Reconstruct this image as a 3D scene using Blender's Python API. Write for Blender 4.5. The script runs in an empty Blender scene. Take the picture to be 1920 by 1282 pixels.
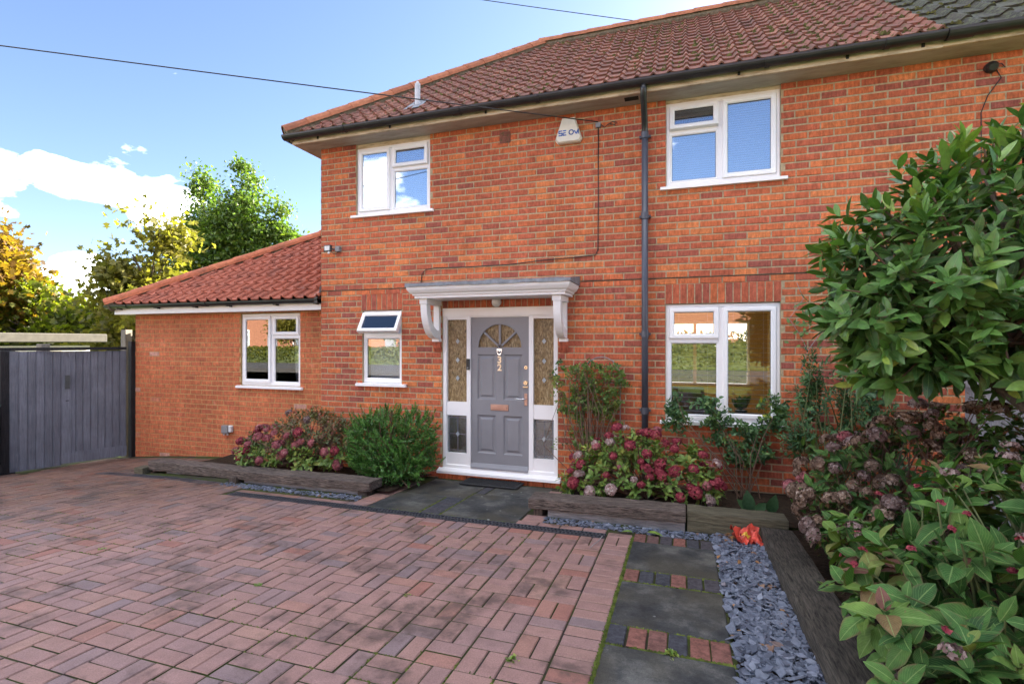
import bpy, bmesh, math, random
import numpy as np
from mathutils import Vector, Matrix, noise as mnoise
R = math.radians
rnd = random.Random(7)
nrg = np.random.default_rng(11)
scene = bpy.context.scene
COL = scene.collection

# ------------------------------------------------------------------ camera
cam_d = bpy.data.cameras.new('camera'); cam = bpy.data.objects.new('camera', cam_d); COL.objects.link(cam)
cam_d.sensor_width = 36.0; cam_d.lens = 17.915; cam_d.clip_start = 0.05; cam_d.clip_end = 3000
cam.location = (0, -5.903, 1.711); cam.rotation_euler = (R(90), 0, R(18.42))
scene.camera = cam
CAM = Vector(cam.location)
CF = Vector((-math.sin(R(18.42)), math.cos(R(18.42)), 0)); CR = Vector((math.cos(R(18.42)), math.sin(R(18.42)), 0))

# ------------------------------------------------------------------ light
SUN_AZ, SUN_EL = 26.0, 27.0          # azimuth from +Y towards +X: behind the house, to the right
SKY_STRENGTH = 0.05
EXPOSURE = 3.2
sun_d = bpy.data.lights.new('sun', 'SUN'); sun = bpy.data.objects.new('sun', sun_d); COL.objects.link(sun)
sun_d.energy = 5.0; sun_d.angle = R(0.53); sun_d.color = (1.0, 0.9, 0.76)
sdir = Vector((math.sin(R(SUN_AZ))*math.cos(R(SUN_EL)), math.cos(R(SUN_AZ))*math.cos(R(SUN_EL)), math.sin(R(SUN_EL))))
sun.rotation_euler = sdir.to_track_quat('Z', 'Y').to_euler()

world = bpy.data.worlds.new('World'); scene.world = world; world.use_nodes = True
wn, wl = world.node_tree.nodes, world.node_tree.links
wn.clear()
def wnode(t, **k):
    n = wn.new(t)
    for a, b in k.items(): setattr(n, a, b)
    return n
def wmath(op, a, b=None, c=None, clamp=False):
    n = wnode('ShaderNodeMath', operation=op, use_clamp=clamp)
    for i, s in enumerate((a, b, c)):
        if s is None: continue
        if isinstance(s, (int, float)): n.inputs[i].default_value = s
        else: wl.new(s, n.inputs[i])
    return n.outputs[0]
w_out = wnode('ShaderNodeOutputWorld'); w_bg = wnode('ShaderNodeBackground')
sky = wnode('ShaderNodeTexSky', sky_type='NISHITA', sun_disc=False)
sky.sun_elevation = R(SUN_EL); sky.sun_rotation = R(SUN_AZ)
sky.altitude = 50; sky.air_density = 1.0; sky.dust_density = 0.6; sky.ozone_density = 1.6
tc = wnode('ShaderNodeTexCoord'); sep = wnode('ShaderNodeSeparateXYZ'); wl.new(tc.outputs['Generated'], sep.inputs[0])
az = wmath('ARCTAN2', sep.outputs[0], sep.outputs[1]); el = wmath('ARCSINE', sep.outputs[2])
nz = wnode('ShaderNodeTexNoise'); nz.inputs['Scale'].default_value = 9.0; nz.inputs['Detail'].default_value = 9.0; nz.inputs['Roughness'].default_value = 0.55
mp = wnode('ShaderNodeMapping'); mp.inputs['Scale'].default_value = (1, 1, 1.9); wl.new(tc.outputs['Generated'], mp.inputs[0]); wl.new(mp.outputs[0], nz.inputs['Vector'])
nf = wmath('SUBTRACT', nz.outputs['Fac'], 0.5)
def blob(a0, e0, w, h):                # a cumulus heap at a given bearing and height, degrees
    dx = wmath('DIVIDE', wmath('SUBTRACT', az, R(a0)), R(w)); dy = wmath('DIVIDE', wmath('SUBTRACT', el, R(e0)), R(h))
    r = wmath('SQRT', wmath('ADD', wmath('MULTIPLY', dx, dx), wmath('MULTIPLY', dy, dy)))
    return wmath('SUBTRACT', 1.0, r)
cl = blob(-56.3, 12.9, 6.3, 1.55)
for b in ((-60.0, 14.0, 3.6, 1.5), (-53.5, 11.8, 2.6, 1.3), (-58.6, 5.2, 2.3, 2.3), (-41.5, 9.6, 1.5, 1.0), (-52, 1.2, 16, 1.3), (-24, 6, 10, 2.0)):
    cl = wmath('MAXIMUM', cl, blob(*b))
cl = wmath('ADD', wmath('MULTIPLY', nf, 1.9), cl)
# cumulus added over the rest of the sky to light the shaded front
nb = wnode('ShaderNodeTexNoise'); nb.inputs['Scale'].default_value = 1.7; nb.inputs['Detail'].default_value = 8.0; nb.inputs['Roughness'].default_value = 0.55
mp2 = wnode('ShaderNodeMapping'); mp2.inputs['Scale'].default_value = (1, 1, 2.0); mp2.inputs['Location'].default_value = (9.38, 4.93, 10.88)
wl.new(tc.outputs['Generated'], mp2.inputs[0]); wl.new(mp2.outputs[0], nb.inputs['Vector'])
cl2 = wmath('MULTIPLY', wmath('SUBTRACT', nb.outputs['Fac'], 0.52), 7.0)
cov = wmath('MULTIPLY', wmath('MAXIMUM', cl, cl2), 1.9, clamp=True)
cov = wmath('MULTIPLY', cov, wmath('MULTIPLY', wmath('ADD', el, 0.02), 25.0, clamp=True))
cov = wmath('MULTIPLY', cov, 0.94)
mix = wnode('ShaderNodeMix', data_type='RGBA')
tn = wnode('ShaderNodeMix', data_type='RGBA', blend_type='MULTIPLY'); tn.inputs['Factor'].default_value = 1.0; wl.new(sky.outputs[0], tn.inputs['A']); tn.inputs['B'].default_value = (.62, .62, .69, 1)
wl.new(cov, mix.inputs['Factor']); wl.new(tn.outputs['Result'], mix.inputs['A'])
shade = wnode('ShaderNodeMix', data_type='RGBA'); wl.new(nz.outputs['Fac'], shade.inputs['Factor'])
CLOUD = 25.0  # cloud radiance, raised so the unseen clouds brighten the house front
shade.inputs['A'].default_value = (CLOUD*.80, CLOUD*.84, CLOUD*.93, 1); shade.inputs['B'].default_value = (CLOUD*1.12, CLOUD*1.09, CLOUD*1.05, 1)
wl.new(shade.outputs['Result'], mix.inputs['B'])
wl.new(mix.outputs['Result'], w_bg.inputs['Color']); w_bg.inputs['Strength'].default_value = SKY_STRENGTH
wl.new(w_bg.outputs[0], w_out.inputs[0])

vs = scene.view_settings; vs.view_transform = 'Standard'; vs.look = 'None'; vs.exposure = EXPOSURE; vs.gamma = 1.0; vs.use_curve_mapping = False
scene.cycles.use_denoising = True
scene.cycles.max_bounces = 8; scene.cycles.transparent_max_bounces = 12

# ------------------------------------------------------------------ materials
MATS = {}
class NT:
    def __init__(s, name):
        s.m = bpy.data.materials.new(name); s.m.use_nodes = True
        s.n, s.l = s.m.node_tree.nodes, s.m.node_tree.links
        s.b = s.n['Principled BSDF']; s.out = s.n['Material Output']
        MATS[name] = s.m
    def node(s, t, **k):
        n = s.n.new(t)
        for a, b in k.items(): setattr(n, a, b)
        return n
    def set(s, sock, v):
        if hasattr(v, 'is_output'): s.l.new(v, sock)
        else: sock.default_value = v
    def math(s, op, a, b=0.0, clamp=False):
        n = s.node('ShaderNodeMath', operation=op, use_clamp=clamp); s.set(n.inputs[0], a); s.set(n.inputs[1], b); return n.outputs[0]
    def noise(s, scale, detail=4, rough=.55, vec=None, dist=0.0, out='Fac'):
        n = s.node('ShaderNodeTexNoise'); n.inputs['Scale'].default_value = scale; n.inputs['Detail'].default_value = detail
        n.inputs['Roughness'].default_value = rough; n.inputs['Distortion'].default_value = dist
        s.l.new(vec if vec is not None else s.pos(), n.inputs['Vector']); return n.outputs[out]
    def pos(s):
        if not hasattr(s, '_p'): s._p = s.node('ShaderNodeNewGeometry').outputs['Position']
        return s._p
    def scaled(s, sc, vec=None):
        n = s.node('ShaderNodeMapping'); n.inputs['Scale'].default_value = sc; s.l.new(vec if vec is not None else s.pos(), n.inputs[0]); return n.outputs[0]
    def attr(s, name, out='Fac'):
        n = s.node('ShaderNodeAttribute', attribute_name=name); return n.outputs[out]
    def ramp(s, fac, stops, interp='LINEAR'):
        n = s.node('ShaderNodeValToRGB'); n.color_ramp.interpolation = interp
        e = n.color_ramp.elements
        while len(e) < len(stops): e.new(0.5)
        for i, (p, c) in enumerate(stops):
            e[i].position = p; e[i].color = (c[0], c[1], c[2], 1) if isinstance(c, (tuple, list)) else (c, c, c, 1)
        s.l.new(fac, n.inputs[0]); return n.outputs[0]
    def mix(s, fac, a, b, mode='MIX'):
        n = s.node('ShaderNodeMix', data_type='RGBA', blend_type=mode)
        s.set(n.inputs['Factor'], fac)
        for k, v in (('A', a), ('B', b)): s.set(n.inputs[k], (*v, 1) if isinstance(v, tuple) and len(v) == 3 else v)
        return n.outputs['Result']
    def bump(s, h, strength=.3, dist=.01):
        n = s.node('ShaderNodeBump'); n.inputs['Strength'].default_value = strength; n.inputs['Distance'].default_value = dist
        s.l.new(h, n.inputs['Height']); s.l.new(n.outputs[0], s.b.inputs['Normal']); return n
    def base(s, c, rough=.6, metal=0.0, spec=.5):
        s.set(s.b.inputs['Base Color'], (*c, 1) if isinstance(c, tuple) and len(c) == 3 else c)
        s.set(s.b.inputs['Roughness'], rough); s.b.inputs['Metallic'].default_value = metal; s.b.inputs['Specular IOR Level'].default_value = spec
        return s

def plain(name, c, rough=.6, metal=0.0, spec=.5, var=.12, vscale=14, bump=0.0, bscale=120):
    t = NT(name); n = t.noise(vscale, 5)
    f = t.ramp(n, [(.3, 1-var), (.7, 1+var)])
    t.base(t.mix(1.0, c, f, 'MULTIPLY'), rough, metal, spec)
    if bump: t.bump(t.noise(bscale, 3), bump, .004)
    return t
def brick_mat(name, stops, bloom, dirt=.25):
    t = NT(name); tint = t.attr('tint')
    c = t.ramp(tint, stops)
    n = t.noise(17, 7, .72); c = t.mix(1.0, c, t.ramp(n, [(.27, .62), (.72, 1.28)]), 'MULTIPLY')
    n3 = t.noise(14, 5, .6, vec=t.scaled((3.2, 1, .7))); c = t.mix(1.0, c, t.ramp(n3, [(.36, .76), (.64, 1.2)]), 'MULTIPLY'); n2 = t.noise(150, 3); c = t.mix(1.0, c, t.ramp(n2, [(.3, .82), (.7, 1.12)]), 'MULTIPLY')
    w = t.ramp(t.noise(5.5, 7, .7), [(bloom, 0.0), (bloom+.09, .55)])
    c = t.mix(t.math('MULTIPLY', w, t.ramp(t.noise(60, 4), [(.42, 0.0), (.62, 1.0)])), c, (.55, .42, .36))
    d = t.mix(1.0, t.ramp(t.noise(.9, 5, .6), [(.35, 1-dirt), (.62, 1.06)]), t.ramp(t.noise(5, 6, .65, vec=t.scaled((1.6, 1.6, .16))), [(.36, .88), (.60, 1.05)]), 'MULTIPLY')
    c = t.mix(1.0, c, d, 'MULTIPLY')
    t.base(c, .88, spec=.25); t.bump(t.noise(190, 5, .7), .5, .004)
brick_mat('brick', [(0.0, (.30, .088, .066)), (.16, (.395, .105, .064)), (.42, (.485, .124, .062)), (.72, (.565, .152, .060)), (1.0, (.64, .205, .074))], .66)
brick_mat('brick_new', [(0.0, (.50, .145, .070)), (.5, (.55, .165, .072)), (.85, (.58, .185, .08)), (1.0, (.54, .29, .22))], .63)
def mortar(name, c):
    t = NT(name); n = t.noise(35, 6); t.base(t.mix(1.0, c, t.ramp(n, [(.3, .72), (.7, 1.15)]), 'MULTIPLY'), .95, spec=.1); t.bump(t.noise(220, 4), .6, .004)
mortar('mortar', (.41, .325, .205)); mortar('mortar_new', (.46, .30, .135))
plain('bedding', (.16, .13, .09), .95, var=.4, vscale=30)
def tile_mat(name, stops, lichen, lcol, lscale=30):
    t = NT(name); c = t.ramp(t.attr('tint'), stops)
    c = t.mix(1.0, c, t.ramp(t.noise(18, 6, .65), [(.28, .62), (.7, 1.15)]), 'MULTIPLY')
    l = t.ramp(t.noise(lscale, 6, .7), [(lichen, 0.0), (lichen+.08, .8)])
    c = t.mix(l, c, lcol); c = t.mix(t.ramp(t.noise(3.0, 4), [(.5, 0.0), (.75, .45)]), c, (.06, .045, .04))
    t.base(c, .85, spec=.25); t.bump(t.noise(140, 4), .35, .004)
tile_mat('tile_old', [(0, (.170, .076, .060)), (.5, (.245, .100, .075)), (1, (.32, .140, .095))], .53, (.10, .10, .045))
tile_mat('tile_new', [(0, (.33, .098, .062)), (.5, (.385, .118, .072)), (1, (.43, .14, .085))], .76, (.14, .12, .06))
tile_mat('tile_dark', [(0, (.030, .027, .024)), (.5, (.056, .050, .042)), (1, (.09, .080, .062))], .48, (.10, .11, .06))
tile_mat('ridge_clay', [(0, (.28, .10, .055)), (.5, (.37, .135, .07)), (1, (.43, .165, .085))], .66, (.16, .15, .07))
tile_mat('ridge_new', [(0, (.42, .12, .06)), (.5, (.48, .15, .075)), (1, (.52, .18, .09))], .8, (.14, .12, .06))
plain('roof_deck', (.03, .022, .02), .95)
plain('white_upvc', (.80, .80, .81), .32, var=.025, vscale=5)
t = NT('white_paint'); c = t.mix(t.ramp(t.noise(9, 6, .7), [(.58, 0.0), (.75, .22)]), (.80, .79, .79), (.55, .50, .44)); t.base(c, .42); t.bump(t.noise(60, 3), .08, .003)
t = NT('fascia_cream'); c = t.mix(t.ramp(t.noise(5, 7, .7, vec=t.scaled((1, 1, 5))), [(.42, 0.0), (.68, .85)]), (.62, .52, .38), (.24, .17, .10)); t.base(c, .7); t.bump(t.noise(90, 4), .3, .004)
t = NT('soffit'); c = t.mix(t.ramp(t.noise(4, 6, .7, vec=t.scaled((.5, 2, 1))), [(.38, 0.0), (.7, .8)]), (.46, .42, .38), (.24, .19, .15)); t.base(c, .8)
plain('black_plastic', (.018, .018, .02), .38, var=.3, vscale=9)
t = NT('pipe_paint'); c = t.mix(t.ramp(t.noise(11, 6, .7, vec=t.scaled((1, 1, .3))), [(.45, 0.0), (.75, .5)]), (.060, .066, .088), (.03, .03, .035)); t.base(c, .42)
plain('door_paint', (.215, .218, .236), .40, var=.05, vscale=6)
plain('lead', (.16, .17, .19), .62, var=.35, vscale=14, bump=.5, bscale=40)
plain('brass', (.75, .60, .42), .25, metal=1.0)
plain('chrome', (.7, .7, .72), .18, metal=1.0)
plain('copper_plate', (.52, .33, .27), .35, metal=.8)
plain('cable_black', (.015, .014, .014), .6)
plain('alarm_cream', (.68, .64, .54), .4, var=.05)
plain('letter_blue', (.02, .10, .42), .5)
plain('numeral', (.82, .70, .52), .3, metal=.6)
plain('rubber', (.02, .021, .023), .8, bump=.5, bscale=90)
plain('grate', (.04, .042, .05), .55, var=.3)
plain('dark_void', (.008, .008, .008), .9)
plain('grey_plastic', (.20, .20, .21), .5)
plain('pale_plastic', (.62, .62, .62), .4)
plain('quarry', (.36, .40, .42), .25, var=.1)
plain('flue', (.45, .45, .47), .5, metal=.3)
plain('interior_wall', (.50, .36, .16), .9, var=.05); plain('interior_floor', (.20, .12, .06), .6)
plain('blind', (.74, .76, .80), .6, var=.03)
plain('curtain', (.40, .27, .10), .9)
t = NT('paver'); c = t.ramp(t.attr('tint'), [(0, (.170, .128, .130)), (.2, (.222, .146, .138)), (.55, (.268, .154, .132)), (.85, (.30, .174, .136)), (1, (.27, .122, .094))])
c = t.mix(1.0, c, t.ramp(t.noise(160, 3), [(.3, .78), (.7, 1.18)]), 'MULTIPLY'); c = t.mix(1.0, c, t.ramp(t.noise(9, 5), [(.3, .85), (.7, 1.1)]), 'MULTIPLY')
st = t.math('MULTIPLY', t.ramp(t.noise(2.4, 6, .62), [(.51, 0.0), (.60, .8)]), t.ramp(t.noise(11, 5, .6), [(.38, .25), (.6, 1.0)]))
c = t.mix(st, c, (.085, .055, .045))
# the side nearer the gate has weathered darker and browner
sx = t.node('ShaderNodeSeparateXYZ'); t.l.new(t.pos(), sx.inputs[0])
far = t.math('ADD', t.math('MULTIPLY', sx.outputs[0], -.16), t.math('MULTIPLY', sx.outputs[1], .17)); far = t.math('ADD', far, t.math('MULTIPLY', t.noise(1.1, 4), .5))
wr = t.ramp(far, [(.42, 0.0), (.85, .9)])
c = t.mix(wr, c, t.mix(1.0, c, (.56, .52, .42), 'MULTIPLY')); t.base(c, t.ramp(t.noise(3, 4), [(.3, .62), (.7, .85)]), spec=.3); t.bump(t.noise(260, 4, .7), .45, .003)
t = NT('block_old'); c = t.ramp(t.attr('tint'), [(0, (.05, .05, .058)), (.5, (.10, .065, .06)), (1, (.20, .085, .065))]); c = t.mix(1.0, c, t.ramp(t.noise(30, 6, .7), [(.36, .6), (.62, 1.2)]), 'MULTIPLY'); t.base(c, .85, spec=.2); t.bump(t.noise(200, 4), .4, .003)
t = NT('slab'); c = t.ramp(t.noise(4.0, 9, .72), [(.36, (.018, .019, .020)), (.5, (.045, .046, .045)), (.64, (.115, .112, .10))])
c = t.mix(t.ramp(t.noise(1.6, 5), [(.46, 0.0), (.58, .6)]), c, (.060, .052, .034))
c = t.mix(1.0, c, t.ramp(t.noise(180, 3), [(.3, .75), (.7, 1.25)]), 'MULTIPLY')
v = t.node('ShaderNodeTexVoronoi'); v.inputs['Scale'].default_value = 6; t.l.new(t.pos(), v.inputs['Vector'])
c = t.mix(t.ramp(v.outputs['Distance'], [(.06, .75), (.10, 0.0)]), c, (.33, .34, .32)); t.base(c, .75, spec=.3); t.bump(t.noise(90, 5), .35, .004)
t = NT('slate'); c = t.ramp(t.attr('tint'), [(0, (.045, .053, .075)), (.5, (.102, .118, .158)), (.93, (.18, .20, .25)), (1, (.19, .11, .07))]); t.base(t.mix(1.0, c, t.ramp(t.noise(60, 4), [(.3, .8), (.7, 1.15)]), 'MULTIPLY'), .55); t.bump(t.noise(120, 4), .3, .003)
t = NT('joint_sand'); c = t.mix(t.ramp(t.noise(3.5, 6, .7), [(.40, 0.0), (.56, 1.0)]), (.045, .036, .030), (.048, .062, .016)); t.base(c, .95, spec=.1)
t = NT('moss'); t.base(t.ramp(t.noise(22, 5), [(.3, (.035, .045, .012)), (.7, (.12, .15, .03))]), .95, spec=.1)
t = NT('roof_moss'); t.base(t.ramp(t.noise(22, 5), [(.3, (.035, .032, .012)), (.7, (.13, .125, .04))]), .95, spec=.1)
t = NT('soil'); t.base(t.ramp(t.noise(25, 7, .7), [(.3, (.012, .009, .007)), (.6, (.045, .03, .02)), (.8, (.10, .06, .035))]), .95, spec=.1); t.bump(t.noise(50, 6), .9, .03)
def timber(name, a, b, gaxis=(1, 9, 9), rough=.85):
    t = NT(name); g = t.noise(6, 7, .7, vec=t.scaled(gaxis), dist=.6); c = t.ramp(g, [(.36, a), (.62, b)])
    c = t.mix(1.0, c, t.ramp(t.attr('tint'), [(0, .72), (1, 1.2)]), 'MULTIPLY')
    c = t.mix(1.0, c, t.ramp(t.noise(2.2, 5), [(.3, .75), (.7, 1.15)]), 'MULTIPLY'); t.base(c, rough, spec=.25); t.bump(g, .8, .015); return t
timber('sleeper_old', (.018, .013, .011), (.20, .155, .13), (1.6, 16, 16)); timber('sleeper_green', (.05, .045, .03), (.13, .115, .075), (1, 12, 12))
timber('sleeper_long', (.014, .013, .011), (.095, .082, .066), (14, 1.4, 14)); timber('timber_pale', (.20, .19, .19), (.40, .385, .38), (1, 10, 10)); timber('post_old', (.03, .022, .018), (.12, .09, .07), (10, 10, 1))
timber('gate_paint', (.125, .132, .160), (.205, .212, .248), (16, 16, .7), .6); timber('post_dark', (.010, .010, .012), (.028, .027, .03), (10, 10, 1), .6); timber('fence_white', (.30, .30, .33), (.45, .45, .48), (10, 10, 1)); timber('post_grey', (.16, .14, .11), (.28, .25, .21), (10, 10, 1))
t = NT('bark'); g = t.noise(9, 7, .7, vec=t.scaled((3, 3, 1))); t.base(t.ramp(g, [(.3, (.03, .022, .016)), (.7, (.14, .11, .085))]), .9, spec=.2); t.bump(g, .6, .02)
plain('stem_green', (.10, .12, .04), .7); plain('stem_brown', (.12, .07, .045), .8)
plain('bin_green', (.012, .055, .045), .45); plain('concrete', (.055, .05, .04), .9, var=.25, vscale=8)
plain('hedge_far', (.07, .09, .03), .9); plain('asphalt', (.05, .05, .052), .9, bump=.5, bscale=200)
t = NT('grass'); t.base(t.ramp(t.noise(3, 6), [(.3, (.035, .06, .015)), (.7, (.09, .13, .03))]), .95, spec=.1); t.bump(t.noise(60, 4), .6, .03)
plain('render_wall', (.55, .50, .42), .9); plain('opp_brick', (.30, .13, .075), .9, var=.3, vscale=10); plain('opp_roof', (.16, .07, .05), .9, var=.3)
plain('car_paint', (.42, .43, .45), .25, spec=.6); plain('tyre', (.02, .02, .02), .8); plain('wrapper_red', (.55, .06, .035), .45, var=.4, vscale=22); plain('wrapper_yellow', (.70, .42, .04), .45)
def leaf_mat(name, stops, vein=None, gloss=.45, trans=.35, tcol=(1.0, 1.25, .35), spec=.4):
    t = NT(name); lc = t.node('ShaderNodeAttribute', attribute_name='lc'); sp = t.node('ShaderNodeSeparateXYZ'); t.l.new(lc.outputs['Vector'], sp.inputs[0])
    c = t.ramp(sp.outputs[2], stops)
    c = t.mix(1.0, c, t.ramp(t.noise(35, 4), [(.3, .75), (.7, 1.2)]), 'MULTIPLY')
    if vein:
        a = t.math('ABSOLUTE', sp.outputs[1]); m = t.ramp(a, [(.03, 1.0), (.085, 0.0)])
        s2 = t.math('ADD', t.math('MULTIPLY', sp.outputs[0], 9.0), t.math('MULTIPLY', a, -4.5)); fr = t.math('FRACT', s2); d = t.math('ABSOLUTE', t.math('SUBTRACT', fr, .5))
        edge = t.math('MULTIPLY', t.ramp(a, [(.72, 0.0), (1.0, 1.0)]), t.ramp(t.noise(9, 3), [(.45, 0.0), (.62, .8)])); c = t.mix(edge, c, (.16, .075, .05)); c = t.mix(t.ramp(t.noise(55, 2), [(.66, 0.0), (.70, .55)]), c, (.16, .11, .05))
        m2 = t.ramp(d, [(.03, .55), (.09, 0.0)]); mm = t.math('MAXIMUM', m, m2); c = t.mix(t.math('MULTIPLY', mm, .7), c, vein)
        t.bump(t.math('MULTIPLY', mm, -1.0), .35, .004)
    t.base(c, gloss, spec=spec)
    tr = t.node('ShaderNodeBsdfTranslucent'); t.l.new(t.mix(1.0, c, tcol, 'MULTIPLY'), tr.inputs[0])
    mx = t.node('ShaderNodeMixShader'); mx.inputs[0].default_value = trans
    t.l.new(t.b.outputs[0], mx.inputs[1]); t.l.new(tr.outputs[0], mx.inputs[2]); t.l.new(mx.outputs[0], t.out.inputs[0])
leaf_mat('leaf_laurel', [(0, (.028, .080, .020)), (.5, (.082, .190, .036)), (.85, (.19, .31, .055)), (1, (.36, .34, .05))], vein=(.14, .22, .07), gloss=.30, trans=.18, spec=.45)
leaf_mat('leaf_hydrangea', [(0, (.024, .075, .020)), (.5, (.066, .155, .034)), (.78, (.135, .22, .045)), (.9, (.18, .12, .05)), (1, (.15, .05, .048))], vein=(.22, .32, .11), gloss=.55, trans=.22, spec=.2)
leaf_mat('leaf_lime', [(0, (.06, .13, .028)), (.5, (.15, .26, .045)), (.85, (.30, .32, .06)), (1, (.28, .11, .06))], vein=(.3, .35, .12), trans=.25)
leaf_mat('leaf_autumn_shrub', [(0, (.05, .07, .025)), (.4, (.10, .12, .04)), (.7, (.20, .14, .06)), (1, (.24, .08, .07))], trans=.25)
leaf_mat('leaf_shrub', [(0, (.030, .085, .018)), (.5, (.085, .215, .040)), (1, (.18, .34, .07))], gloss=.4, trans=.2)
leaf_mat('leaf_climber', [(0, (.035, .085, .04)), (.5, (.075, .165, .06)), (.9, (.16, .25, .07)), (1, (.42, .38, .05))], gloss=.45, trans=.25)
leaf_mat('leaf_rose', [(0, (.055, .11, .03)), (.5, (.13, .21, .045)), (.85, (.25, .28, .06)), (1, (.32, .11, .06))], trans=.25)
leaf_mat('tree_green', [(0, (.05, .095, .018)), (.5, (.11, .170, .032)), (1, (.21, .26, .05))], trans=.45, tcol=(.9, 1.1, .4))
leaf_mat('tree_yellow', [(0, (.10, .10, .02)), (.5, (.20, .185, .034)), (1, (.30, .26, .05))], trans=.55, tcol=(1, 1.1, .45))
leaf_mat('tree_orange', [(0, (.10, .055, .014)), (.5, (.20, .105, .022)), (1, (.30, .20, .036))], trans=.6)
leaf_mat('tree_lime', [(0, (.06, .072, .010)), (.5, (.13, .145, .018)), (1, (.26, .25, .034))], trans=.6)
leaf_mat('tree_bush', [(0, (.055, .062, .014)), (.5, (.13, .125, .025)), (1, (.25, .19, .04))], trans=.6)
leaf_mat('hedge_dark', [(0, (.02, .035, .010)), (.5, (.05, .07, .018)), (1, (.10, .11, .03))], trans=.06)
leaf_mat('dead_leaf', [(0, (.06, .03, .015)), (.5, (.17, .08, .035)), (1, (.33, .17, .07))], trans=.1)
def petal_mat(name, stops):
    leaf_mat(name, stops, gloss=.7, trans=.25, tcol=(1, .9, .9), spec=.2)
petal_mat('petal_red', [(0, (.12, .016, .030)), (.5, (.27, .038, .060)), (1, (.38, .095, .10))])
petal_mat('petal_pink', [(0, (.22, .06, .07)), (.5, (.36, .11, .125)), (1, (.42, .20, .19))])
petal_mat('petal_white', [(0, (.26, .13, .13)), (.5, (.40, .29, .27)), (1, (.52, .45, .41))])
petal_mat('petal_brown', [(0, (.07, .042, .028)), (.5, (.19, .122, .085)), (.85, (.30, .21, .155)), (1, (.38, .30, .25))])
petal_mat('petal_dusty', [(0, (.085, .045, .04)), (.5, (.20, .13, .115)), (1, (.34, .27, .25))])
def glass_mat(name, refl, tint=(.9, .93, .95), rough=0.0, bumpscale=0, bstr=.3):
    t = NT(name); t.n.remove(t.b)
    tr = t.node('ShaderNodeBsdfTransparent'); tr.inputs[0].default_value = (*tint, 1)
    gl = t.node('ShaderNodeBsdfGlossy'); gl.inputs['Roughness'].default_value = rough; gl.inputs[0].default_value = (.95, .97, 1, 1)
    if bumpscale:
        b = t.node('ShaderNodeBump'); b.inputs['Strength'].default_value = bstr; b.inputs['Distance'].default_value = .02
        v = t.noise(bumpscale, 3, .6); t.l.new(v, b.inputs['Height']); t.l.new(b.outputs[0], gl.inputs['Normal'])
    fr = t.node('ShaderNodeFresnel'); fr.inputs[0].default_value = 1.5
    f = t.math('ADD', t.math('MULTIPLY', fr.outputs[0], 1.5), refl, clamp=True)
    mx = t.node('ShaderNodeMixShader'); t.l.new(f, mx.inputs[0]); t.l.new(tr.outputs[0], mx.inputs[1]); t.l.new(gl.outputs[0], mx.inputs[2]); t.l.new(mx.outputs[0], t.out.inputs[0])
glass_mat('glass', .03); glass_mat('glass_mid', .12); glass_mat('glass_upper', .29, (.72, .78, .86)); glass_mat('glass_lead', .14, (.45, .55, .55), .05, 60, .5)

# patterned obscure glass: golden reflection painted into its colour, under a rippled face
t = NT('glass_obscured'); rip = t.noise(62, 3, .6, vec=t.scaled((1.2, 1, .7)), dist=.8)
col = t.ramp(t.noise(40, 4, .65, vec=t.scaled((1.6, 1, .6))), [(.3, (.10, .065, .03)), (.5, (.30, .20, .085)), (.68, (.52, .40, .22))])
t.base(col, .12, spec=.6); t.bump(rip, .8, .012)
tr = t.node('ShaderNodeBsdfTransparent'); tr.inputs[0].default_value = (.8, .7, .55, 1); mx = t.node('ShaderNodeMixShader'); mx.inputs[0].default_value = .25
t.l.new(t.b.outputs[0], mx.inputs[1]); t.l.new(tr.outputs[0], mx.inputs[2]); t.l.new(mx.outputs[0], t.out.inputs[0])
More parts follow.
